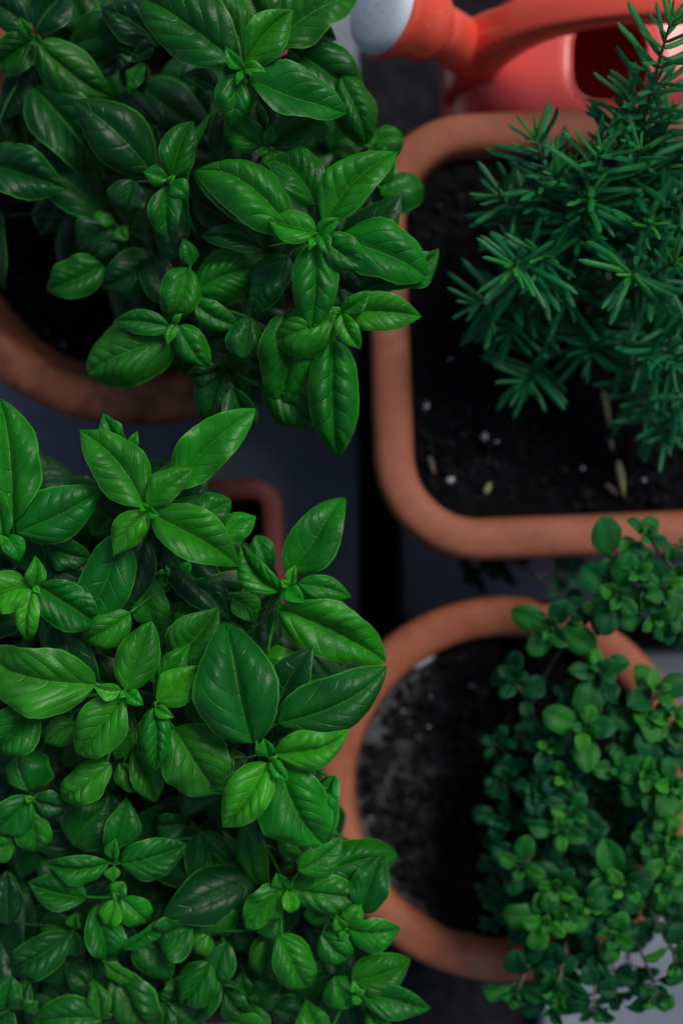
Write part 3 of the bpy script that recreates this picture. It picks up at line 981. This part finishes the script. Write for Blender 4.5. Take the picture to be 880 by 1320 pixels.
]

UP_MASK = [(-60, -60), (445, -60), (450, 60), (472, 150), (518, 170), (540, 240), (556, 330), (540, 405), (468, 450), (465, 540),
           (400, 552), (272, 540), (252, 500), (215, 480), (112, 470), (140, 380), (64, 372), (60, 315), (0, 290), (-60, 300)]
LOW_MASK = [(-60, 520), (48, 545), (64, 612), (125, 612), (160, 580), (300, 600), (300, 690), (330, 720), (362, 730), (425, 660), (448, 765),
            (488, 860), (430, 940), (428, 1060), (480, 1110), (500, 1200), (525, 1250), (545, 1380), (-60, 1380)]

# filler blades shared by the older leaves further down the stems
FILL = []
for i in range(14):
    r = random.Random(900 + i)
    L, W = 0.045, 0.045 * r.uniform(0.48, 0.62)
    a, b = [(0.74, 1.10), (0.66, 0.9), (0.58, 0.72)][i % 3]
    V, F, uv = leaf_grid(L, W, 22, 13, a, b, 4.6, r.uniform(.05, .13), r.uniform(.02, .22), r.uniform(.08, .2), r.uniform(.03, .05),
                         r.uniform(.08, .25), r.uniform(.01, .06), r.uniform(-.12, .12), 700 + i, r.uniform(-.3, .3), r.uniform(-.3, 0))
    V, F, uv = add_tube(V, F, uv, bez((0.003, 0, 0), (-0.005, 0, -0.001), (-0.011, 0, -0.006), 5), [0.0008, .0009, .0010, .0011, .0012])
    FILL.append((mesh_from('leaf', V, F, MAT_BASIL, uv), V, F, uv))


def in_view(M):
    x, y = px_of(M.translation)
    return -30 < x < 905 and -30 < y < 1350


def split_rest(items, meshes, name, plant, mat, restname, keep=298, tone_rest=.02):
    for tz, st, M, tone, vi in items[:keep]:
        o = bpy.data.objects.new(name, meshes[vi][0])
        link(o, st)
        o.matrix_basis = Matrix.Translation(-stem_base[st.name]) @ M
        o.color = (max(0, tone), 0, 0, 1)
    Vs, Fs, UV = [], [], []
    b = 0
    for tz, st, M, tone, vi in items[keep:]:
        _, V, F, uv = meshes[vi]
        m = np.array(M)
        Vs.append(V @ m[:3, :3].T + m[:3, 3] - np.array(plant.location))
        Fs += [tuple(i + b for i in f) for f in F]
        UV.append(uv)
        b += len(V)
    if Vs:
        o = obj(restname, mesh_from(restname, np.vstack(Vs), Fs, mat, np.vstack(UV)), plant, kind='stuff')
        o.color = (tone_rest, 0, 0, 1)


def basil(data, pot, soil_z, label, mask, spread, extra, centre, shade, keepfrac):
    plant = plant_root('basil_plant', Vector((centre.x, centre.y, soil_z)), label, 'plant')
    count = 0
    stems = []
    for (cx, cy, zc, tone), leaves in data:
        top = at(cx, cy, zc / 100 - 0.002)
        foot = Vector((centre.x + (top.x - centre.x) * spread + random.uniform(-.006, .006),
                       centre.y + (top.y - centre.y) * spread + random.uniform(-.006, .006), soil_z - 0.01))
        ctrl = Vector((foot.x * .35 + top.x * .65, foot.y * .35 + top.y * .65, soil_z + (top.z - soil_z) * .45))
        pts = bez(foot, ctrl, top, 14)
        st = make_stem('stem', plant, pts, 0.0026, 0.0011, MAT_BSTEM)
        stems.append((st, pts, tone))
    allp = [(st, p) for st, pts, _ in stems for p in pts[4:]]
    for i, ((cx, cy, zc, tone), leaves) in enumerate(data):
        st, pts, _ = stems[i]
        for lf in leaves:
            bx, by, tx, ty, w = lf[:5]
            zo = lf[5] if len(lf) > 5 else 0
            dz = lf[6] if len(lf) > 6 else -.4
            dt = lf[7] if len(lf) > 7 else 0
            sh = lf[8] if len(lf) > 8 else 'p'
            ro = lf[9] if len(lf) > 9 else None
            op = lf[10] if len(lf) > 10 else {}
            if ro is None:
                ro = random.uniform(-20, 20)
            zb = zc / 100 - zo / 100
            base = at(bx, by, zb)
            tip = at(tx, ty, zb + dz / 100)
            wm = w * (CAM_Z - zb) / FPX * 1.05
            s2, sp = st, pts[8:]
            if math.hypot(bx - cx, by - cy) > 45:
                s2 = min(stems, key=lambda q: min((p - base).length for p in q[1][5:] if True))
                sp = s2[1][5:]
                s2 = s2[0]
            hero_leaf(s2, sp, base, tip, wm, tone + shade + dt - max(0, 32 - zc) * .03 - max(0, zo) * .04, sh, math.radians(ro), op)  # tone falls with depth: shade inside the clump put into the leaf colour
            count += 1
    # side shoots that fill the clump below the tall sprigs
    xs = [q[0] for q in mask]; ys = [q[1] for q in mask]
    k = 0
    while k < extra:
        qx, qy = random.uniform(max(-30, min(xs)), max(xs)), random.uniform(max(-30, min(ys)), min(1340, max(ys)))
        if not inside(mask, (qx, qy)):
            continue
        k += 1
        top = at(qx, qy, random.uniform(.215, .265))
        foot = Vector((centre.x + (top.x - centre.x) * spread, centre.y + (top.y - centre.y) * spread, soil_z - 0.01))
        pts = bez(foot, Vector((foot.x * .35 + top.x * .65, foot.y * .35 + top.y * .65, soil_z + .06)), top, 12)
        stems.append((make_stem('stem', plant, pts, 0.002, 0.0009, MAT_BSTEM), pts, .18))
    # older leaves in opposite pairs lower down; depth shade painted in by darker tone
    cand = []
    for si, (st, pts, tone) in enumerate(stems):
        zt = pts[-1].z
        shoot = si >= len(data)
        ang = random.uniform(0, 6.28)
        for i in range(len(pts) - 1, 3, -1):
            p = pts[i]
            if (p.z > zt - 0.022 and not shoot) or p.z < soil_z + 0.02:
                continue
            ang += math.pi / 2 + random.uniform(-.4, .4)
            if random.random() > keepfrac:
                continue
            for side in (0, math.pi):
                for attempt in range(3):
                    a = ang + side + random.uniform(-.3, .3) + attempt * .7
                    sc = random.uniform(.7, 1.3) * (.8 if attempt == 2 else 1) * (.75 if shoot and i > len(pts) - 3 else 1)
                    pitch = random.uniform(-.35, .35)
                    dr = Vector((math.cos(a) * math.cos(pitch), math.sin(a) * math.cos(pitch), math.sin(pitch)))
                    base = p + dr * 0.011 * sc + Vector((0, 0, 0.004))
                    tip = base + dr * 0.045 * sc
                    if inside(mask, px_of(tip)) and inside(mask, px_of(base * .5 + tip * .5)):
                        M = frame(base, tip, random.uniform(-.35, .35)) @ Matrix.Scale(sc, 4)
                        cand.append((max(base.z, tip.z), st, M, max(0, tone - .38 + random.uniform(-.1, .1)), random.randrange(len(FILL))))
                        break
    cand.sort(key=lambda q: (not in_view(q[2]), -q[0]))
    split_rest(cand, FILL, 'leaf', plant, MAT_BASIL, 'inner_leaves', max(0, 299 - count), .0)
    print('basil leaves', count)


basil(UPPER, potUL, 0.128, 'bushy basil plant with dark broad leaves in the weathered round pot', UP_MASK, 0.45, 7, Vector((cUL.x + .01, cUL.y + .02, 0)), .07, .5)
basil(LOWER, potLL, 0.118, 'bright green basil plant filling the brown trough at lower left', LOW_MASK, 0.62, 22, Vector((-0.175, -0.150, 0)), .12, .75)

# ------------------------------------------------------------------ rosemary
NEED = []
for i in range(6):
    r = random.Random(50 + i)
    L, W = 0.032, 0.0034
    nt, ns = 9, 5
    t = np.linspace(0, 1, nt)
    s = np.linspace(-1, 1, ns)
    T, S = np.meshgrid(t, s, indexing='ij')
    h = np.clip(np.minimum(0.6 + T * 3.0, 1.0), 0, 1) * np.clip((1 - T) * 8, 0.12, 1) ** 0.6
    Y = S * h * W / 2
    A = np.abs(S)
    Z = -0.0011 * A ** 2 * h + 0.00025 * np.exp(-(A / .2) ** 2) * -1 + L * r.uniform(-.06, .08) * 4 * T * (1 - T) + L * r.uniform(-.12, .10) * T ** 2
    X = T * L
    Y = Y + L * r.uniform(-.05, .05) * 4 * T * (1 - T)
    V = np.stack([X, Y, Z], -1).reshape(-1, 3)
    uv = np.stack([np.full_like(T, 0.02), S * 0.5], -1).reshape(-1, 2)
    F = [(i2 * ns + k, i2 * ns + ns + k, i2 * ns + ns + k + 1, i2 * ns + k + 1) for i2 in range(nt - 1) for k in range(ns - 1)]
    # pale felted underside
    nb = len(V)
    Vu = np.stack([X[:, [0, 2, 4]], Y[:, [0, 2, 4]] * 0.98, Z[:, [0, 2, 4]] - np.array([0.0001, .0014, .0001]) * h[:, [0, 2, 4]]], -1).reshape(-1, 3)
    V = np.vstack([V, Vu])
    uv = np.vstack([uv, np.tile([[0.5, 0.0]], (len(Vu), 1))])
    F += [(nb + i2 * 3 + k + 1, nb + i2 * 3 + 3 + k + 1, nb + i2 * 3 + 3 + k, nb + i2 * 3 + k) for i2 in range(nt - 1) for k in range(2)]
    NEED.append((mesh_from('needle', V, F, MAT_ROSE, uv), V, F, uv))

# sprigs: tip px, tip height cm, direction the top leans (dx,dy in picture) , lean 0..1, leafy length cm, young
SPRIGS = [
 (660, 346, 30.5, -.3, .25, .35, 6.5, .15), (814, 354, 30.5, -.1, .2, .3, 6.0, .35), (776, 196, 31.5, .25, -.8, .55, 7.5, .25),
 (690, 176, 29.0, -.3, -.8, .8, 6.5, .1), (640, 252, 27.5, -.8, -.4, .9, 6.0, .1), (866, 22, 33.5, .2, -.9, .7, 10.5, .2),
 (677, 496, 23.5, -.3, .6, .5, 3.6, .0), (832, 530, 23.5, .1, .6, .6, 3.2, .05), (872, 336, 30.0, .4, -.2, .4, 6.0, .25),
 (752, 300, 27.5, -.1, .3, .5, 6.0, .0), (850, 215, 28.5, .3, -.4, .6, 6.5, .05),
 (810, 120, 30.5, -.3, -.8, .8, 6.5, .1), (868, 150, 30.0, .4, -.6, .7, 6.0, .1),
 (728, 392, 26.0, -.2, .5, .6, 5.5, .0), (612, 392, 25.5, -.9, .3, .9, 5.0, .0), (870, 470, 27.0, .3, .5, .6, 5.0, .1),
 (655, 430, 24.5, -.4, .6, .7, 4.5, .0),
 (862, 560, 23.5, .1, .6, .5, 3.6, .05), (884, 520, 25.5, .3, .5, .4, 5.0, .1), (838, 462, 26.5, .0, .5, .4, 5.0, .1), (762, 455, 24.5, -.1, .5, .5, 4.5, .05), (700, 330, 29.0, -.2, -.1, .2, 5.5, .15),
 (760, 250, 30.0, 0, -.2, .3, 6.0, .2), (718, 225, 29.5, -.2, -.4, .4, 5.5, .15), (838, 290, 30.0, .1, 0, .2, 5.5, .2), (826, 190, 31.0, .1, -.5, .4, 6, .2),
 (878, 420, 26.0, .4, .4, .5, 5.0, 0.), (890, 250, 29.5, .5, -.2, .6, 6., .1),
]
rbase = Vector((0.175, 0.128, 0.181))
rosemary = plant_root('rosemary_plant', rbase, 'rosemary bush with dark narrow needle leaves in the rectangular planter', 'plant')
needles = []
for (sx, sy, zc, dx, dy, lean, ll, yg) in SPRIGS:
    tip = at(sx, sy, zc / 100)
    foot = rbase + Vector((random.uniform(-.025, .025), random.uniform(-.025, .025), -0.004)) + (tip - rbase) * Vector((.12, .12, 0)).length * 0.4
    foot.z = rbase.z - 0.004
    d = Vector((dx, -dy, 0))
    d = d.normalized() * lean + Vector((0, 0, 1 - lean * .6))
    ctrl = tip - d.normalized() * (tip - foot).length * 0.55
    ctrl.z = max(ctrl.z, rbase.z + 0.004)
    n = 22
    pts = bez(foot, ctrl, tip, n)
    st = make_stem('stem', rosemary, pts, 0.0019, 0.0007, MAT_WOOD)
    # arc length from the tip
    acc = 0.0
    seg = []
    for i in range(n - 1, 0, -1):
        a, b = pts[i], pts[i - 1]
        seg.append((acc, a, b, (b - a).length))
        acc += (b - a).length
    pos = 0.0005
    k = 0
    while pos < min(ll / 100, acc * 0.9):
        for s0, a, b, ln in seg:
            if s0 <= pos < s0 + ln:
                p = a + (b - a) * ((pos - s0) / ln)
                ax = (a - b).normalized()
                break
        x = ax.cross(Vector((.3, .5, .8))).normalized()
        y = ax.cross(x)
        young = math.exp(-pos / 0.005)
        cnt = 2 if pos > 0.003 else 2
        for q in range(cnt):
            an = k * math.pi / 2 + q * math.pi + random.uniform(-.35, .35)
            el = (1.12 - 0.70 * young) + random.uniform(-.2, .25)           # angle off the axis
            dr = ax * math.cos(el) + (x * math.cos(an) + y * math.sin(an)) * math.sin(el)
            sc = (0.28 + 0.72 * (1 - young)) * random.uniform(.75, 1.15)
            if pos > ll / 100 * .8:
                sc *= .85
            zax = ax * .45 + Vector((0, 0, .8))
            zax = zax - dr * zax.dot(dr)
            zax.normalize()
            yax = zax.cross(dr)
            M = Matrix(((dr.x, yax.x, zax.x, p.x), (dr.y, yax.y, zax.y, p.y), (dr.z, yax.z, zax.z, p.z), (0, 0, 0, 1)))
            wsc = sc if sc > .6 else sc * .5 + .3
            M = M @ Matrix.Diagonal((sc, wsc, wsc, 1))
            tz = (p + dr * 0.02).z
            if tz < rbase.z + 0.003:
                continue
            needles.append((tz, st, M, min(1, yg * .5 + young * .8 + random.uniform(-.03, .1)), random.randrange(len(NEED))))
        pos += random.uniform(.0030, .0046) if pos > .004 else .0013
        k += 1
print('needles', len(needles))


needles.sort(key=lambda q: (not in_view(q[2]), -q[0]))


split_rest(needles, NEED, 'needle', rosemary, MAT_ROSE, 'inner_needles')

# ------------------------------------------------------------------ oregano
OLEAF = []
for i in range(8):
    r = random.Random(300 + i)
    L, W = 0.0135, 0.0135 * r.uniform(.70, .88)
    V, F, uv = leaf_grid(L, W, 12, 9, r.uniform(.46, .56), r.uniform(.46, .62), 3.5, r.uniform(.0, .10), r.uniform(.08, .34), .08, .02,
                         r.uniform(.02, .2), r.uniform(.02, .07), r.uniform(-.08, .08), 400 + i, r.uniform(-.2, .2), r.uniform(-.35, -.05))
    V, F, uv = add_tube(V, F, uv, bez((0.001, 0, 0), (-0.0012, 0, -0.0002), (-0.0028, 0, -0.0016), 4), [0.0004] * 4, 5)
    OLEAF.append((mesh_from('leaf', V, F, MAT_OREG, uv), V, F, uv))

# clusters: px, radius px, height cm, young
OREG = [
 (834, 688, 30, 27, .15), (858, 757, 42, 26.5, .2), (795, 768, 48, 27, .15), (708, 810, 46, 26, .1), (774, 862, 38, 25.5, .15), (660, 872, 32, 23.5, .1),
 (846, 892, 46, 26, .2), (727, 896, 22, 24, .05), (754, 938, 46, 26.5, .25), (709, 963, 30, 25, .2), (670, 948, 20, 23, .3), (657, 989, 22, 23, .3),
 (638, 958, 24, 22, .1), (692, 1018, 30, 24.5, .1), (725, 1000, 32, 25, .15), (641, 1007, 24, 22.5, .1), (701, 1043, 30, 24.5, .1), (645, 1057, 30, 22.5, .1),
 (721, 1072, 34, 25.5, .2), (736, 1050, 34, 25.5, .15), (755, 1072, 28, 25, .15), (670, 1118, 44, 25.5, .1), (634, 1110, 26, 22, .1), (715, 1144, 38, 25.5, .2),
 (757, 1166, 34, 26, .3), (802, 1144, 44, 26.5, .2), (786, 1132, 24, 26, .3), (703, 1188, 40, 26, .45), (735, 1178, 32, 25.5, .4), (788, 1207, 38, 25.5, .2),
 (786, 1180, 38, 25, .15), (665, 1280, 40, 25.5, .2), (716, 1272, 46, 25.5, .2), (710, 1300, 38, 25, .15), (764, 1302, 34, 25, .15), (771, 1237, 30, 24.5, .1),
 (798, 992, 30, 26, .3), (832, 999, 36, 26, .2), (808, 963, 28, 25, .0), (836, 935, 36, 26, .25), (866, 1012, 38, 26.5, .3), (856, 1048, 34, 26, .3), (863, 1080, 34, 25.5, .2),
 (837, 1087, 26, 25.5, .1), (791, 1043, 32, 22.5, .0), (819, 1063, 32, 22.5, .0), (868, 1118, 36, 26, .3), (853, 1142, 38, 26, .2), (873, 1241, 38, 26.5, .25),
 (849, 1285, 34, 25.5, .15), (791, 1287, 26, 24.5, .1), (637, 1164, 28, 21.5, .05), (633, 1190, 24, 21.5, .1), (674, 1196, 32, 22, .0), (660, 1160, 28, 22, .0),
 (815, 1256, 42, 22.5, .0), (825, 1193, 36, 22, .0), (870, 925, 34, 26, .3), (742, 1105, 36, 23, .0), (700, 1090, 36, 22.5, .0), (770, 1020, 34, 22.5, .0),
 (750, 985, 32, 23, .0), (740, 1225, 34, 22.5, .0), (690, 1240, 34, 22, .0), (860, 1190, 34, 23.5, .1), (830, 1030, 34, 23, .1), (780, 1095, 34, 23.5, .05),
 (880, 960, 34, 25, .2), (885, 820, 26, 25, .15), (876, 705, 16, 25.5, .1), (815, 722, 32, 26.5, .15), (872, 738, 34, 26, .2), (842, 795, 40, 26, .15), (822, 738, 28, 27, .2), (868, 790, 34, 25.5, .1), (770, 790, 30, 25.5, .05), (740, 790, 26, 25, .05),
 (608, 742, 28, 12, .0), (648, 735, 28, 13, .0), (735, 735, 34, 17, .0), (625, 1148, 22, 21.5, .05),
]
for k in range(14):
    qx, qy = random.uniform(640, 885), random.uniform(930, 1300)
    if (qx - 640) < max(0, 40 - abs(qy - 1110) * .2):
        continue
    OREG.append((qx, qy, random.uniform(28, 36), random.uniform(21.5, 24), random.uniform(0, .2)))
obase = Vector((cLR.x + 0.052, cLR.y - 0.012, 0.153))
oregano = plant_root('oregano_plant', obase, 'oregano plant with small round leaves in the lower right round pot', 'plant')
oleaves = []
main = [at(676, 940, .20), at(690, 890, .215), at(722, 838, .232), at(758, 796, .245), at(800, 745, .255), at(834, 690, .268)]
side = [at(770, 800, .236), at(728, 770, .215), at(690, 742, .175), at(664, 724, .15), at(610, 742, .118)]
for (cx, cy, rp, zc, yg) in OREG:
    z = zc / 100
    c = at(cx, cy, z)
    rm = rp * (CAM_Z - z) / FPX
    via = None
    if cy < 830 and zc > 20:
        via = main
    elif zc < 18:
        via = side
    if via is not None:
        j = min(range(len(via)), key=lambda i: (via[i] - c).length)
        j = max(0, j - (1 if (via[j] - c).length < .012 else 0))
        src = via[j]
        if (cx, cy) == (834, 688):
            pts = [Vector((obase.x - .03, obase.y + .03, obase.z - .003))] + main
        elif (cx, cy) == (608, 742):
            pts = [main[3]] + side
        else:
            pts = bez(src, (src + c) / 2 + Vector((0, 0, -.006)), c - Vector((0, 0, .001)), 8)
        r0 = 0.0011
    else:
        out = Vector((c.x - obase.x, c.y - obase.y, 0))
        foot = obase + out * 0.35 * random.uniform(.7, 1.2) + Vector((random.uniform(-.006, .006), random.uniform(-.006, .006), -.004))
        pts = bez(foot, Vector((foot.x * .4 + c.x * .6, foot.y * .4 + c.y * .6, max(z + 0.002, .185) if out.length > .07 else z - .03)), c - Vector((0, 0, .001)), 12)
        r0 = 0.0011
    st = make_stem('stem', oregano, pts, r0, 0.0006, MAT_OSTEM)
    ax = (pts[-1] - pts[-2]).normalized() * .6 + Vector((0, 0, .8))
    ax.normalize()
    x = ax.cross(Vector((.2, .7, .1))).normalized()
    y = ax.cross(x)
    ph = random.uniform(0, 6.28)
    for node, (dep, el, sz) in enumerate(((0.0, .45, .22), (.0006, .8, .38), (.0022, 1.05, .58), (.0055, 1.3, .80), (.0110, 1.5, .92))):
        if node == 4 and rp < 26:
            continue
        for q in range(2):
            an = ph + node * math.pi / 2 + q * math.pi + random.uniform(-.3, .3)
            e2 = el + random.uniform(-.2, .2)
            dr = ax * math.cos(e2) + (x * math.cos(an) + y * math.sin(an)) * math.sin(e2)
            L = rm * 1.15 * sz * random.uniform(.8, 1.12)
            sc = L / 0.0135
            p = c - ax * dep * (rm / .018)
            p = p + dr * 0.0028 * sc
            zax = (ax - dr * ax.dot(dr)).normalized()
            yax = zax.cross(dr)
            M = Matrix(((dr.x, yax.x, zax.x, p.x), (dr.y, yax.y, zax.y, p.y), (dr.z, yax.z, zax.z, p.z), (0, 0, 0, 1))) @ Matrix.Scale(sc, 4)
            oleaves.append((z - dep - (0.05 if node == 0 else 0), st, M, yg + (.15 if node in (1, 2) else -.05) + random.uniform(-.12, .28), random.randrange(len(OLEAF))))
    # an older pair further down the stem
    if len(pts) > 8 and zc > 23:
        for q in range(2):
            p = pts[-3 - random.randrange(2)]
            an = random.uniform(0, 6.28)
            dr = Vector((math.cos(an), math.sin(an), random.uniform(-.1, .4))).normalized()
            sc = random.uniform(.7, 1.05)
            zax = (Vector((0, 0, 1)) - dr * dr.z).normalized()
            yax = zax.cross(dr)
            p2 = p + dr * .0028 * sc
            M = Matrix(((dr.x, yax.x, zax.x, p2.x), (dr.y, yax.y, zax.y, p2.y), (dr.z, yax.z, zax.z, p2.z), (0, 0, 0, 1))) @ Matrix.Scale(sc, 4)
            oleaves.append((p.z - .02, st, M, yg * .5, random.randrange(len(OLEAF))))
    if (cx, cy) == (834, 688):
        b_, t_ = at(787, 714, .262), at(775, 666, .272)
        st0 = st
        M = frame(b_, t_, .2) @ Matrix.Scale((t_ - b_).length / .0135, 4)
        oleaves.append((.4, st, M, .25, 1))
print('oregano leaves', len(oleaves))
oleaves.sort(key=lambda q: (not in_view(q[2]), -q[0]))
split_rest(oleaves, OLEAF, 'leaf', oregano, MAT_OREG, 'inner_leaves')

# ------------------------------------------------------------------ grit and dry bits on the soil
GRIT = [(549, 524, 7, 'R'), (580, 619, 7, 'R'), (624, 563, 8, 'R'), (829, 619, 6, 'R'), (750, 604, 5, 'R'), (566, 606, 3.5, 'R'), (706, 653, 3, 'R'), (545, 430, 3.5, 'R'),
        (580, 463, 4, 'R'), (640, 570, 4, 'R'), (735, 557, 3, 'R'), (844, 628, 3, 'R'), (716, 617, 3, 'R'), (655, 640, 3, 'R'),
        (519, 916, 5, 'L'), (553, 937, 5, 'L'), (527, 931, 4, 'L'), (555, 898, 4, 'L'), (540, 950, 4, 'L'), (478, 1054, 4, 'L'), (607, 884, 3, 'L'), (586, 1200, 3, 'L'), (566, 873, 3, 'L'),
        (60, 428, 4, 'U'), (82, 444, 5, 'U')]
ZS = {'R': 0.1835, 'L': 0.156, 'U': 0.1315}
NM = {'R': ('white grit grain lying on the dark soil below the rosemary', 'grit on the planter soil'),
      'L': ('pale grit grain on the bare soil of the lower right round pot', 'grit on the round pot soil'),
      'U': ('pale grit grain on the black soil under the upper basil', 'grit in the weathered pot')}
for gx, gy, gr, wh in GRIT:
    if gr < 3.6 and wh == 'R':
        continue
    p = at(gx, gy, ZS[wh])
    s = gr * (0.7 if wh == 'R' else 0.55) * (CAM_Z - p.z) / FPX
    w, f = lump(s, .75)
    me = mesh_from('grit_grain', w, f, MAT_PERL)
    obj('grit_grain', me, None, p + Vector((0, 0, s * .3)), NM[wh][0], 'grit', NM[wh][1])


def chip(name, px1, py1, px2, py2, w, z, mat, label, cat, group=None):
    a, b = at(px1, py1, z), at(px2, py2, z + .0006)
    V, F = tube_vf([a - a, (b - a) * .25, (b - a) * .6, b - a], [w * .25, w * .5, w * .48, w * .12], 7)
    V = [Vector((v.x, v.y, v.z * .55)) for v in V]
    obj(name, mesh_from(name, V, F, mat), None, a, label, cat, group)


chip('dry_needle', 796, 594, 804, 640, .0046, .187, MAT_DEAD, 'longest yellowed dry needle lying on soil near the planter front', 'dead leaf')
chip('dry_needle', 777, 504, 786, 552, .0036, .186, MAT_DEAD, 'yellow green dry needle on soil under the rosemary edge', 'dead leaf')
chip('dry_needle', 786, 566, 789, 580, .0032, .186, MAT_DEAD, 'short dry needle scrap between two longer yellow needles', 'dead leaf')
chip('dry_needle', 625, 636, 632, 622, .0040, .186, MAT_DEAD, 'tiny green leaf scrap on soil near the front left planter corner', 'dead leaf')
chip('bark_chip', 780, 624, 796, 638, .0036, .186, MAT_BARK, 'reddish brown bark chip beside the longest yellow needle', 'bark chip')
chip('bark_chip', 553, 588, 560, 612, .0030, .186, MAT_BARK, 'dark bark sliver at the inner left edge of the planter', 'bark chip')
chip('plant_tag', 533, 862, 560, 846, .0030, .164, MAT_PERL, 'thin pale sliver sticking up at the inner rim of the round pot', 'plant tag')
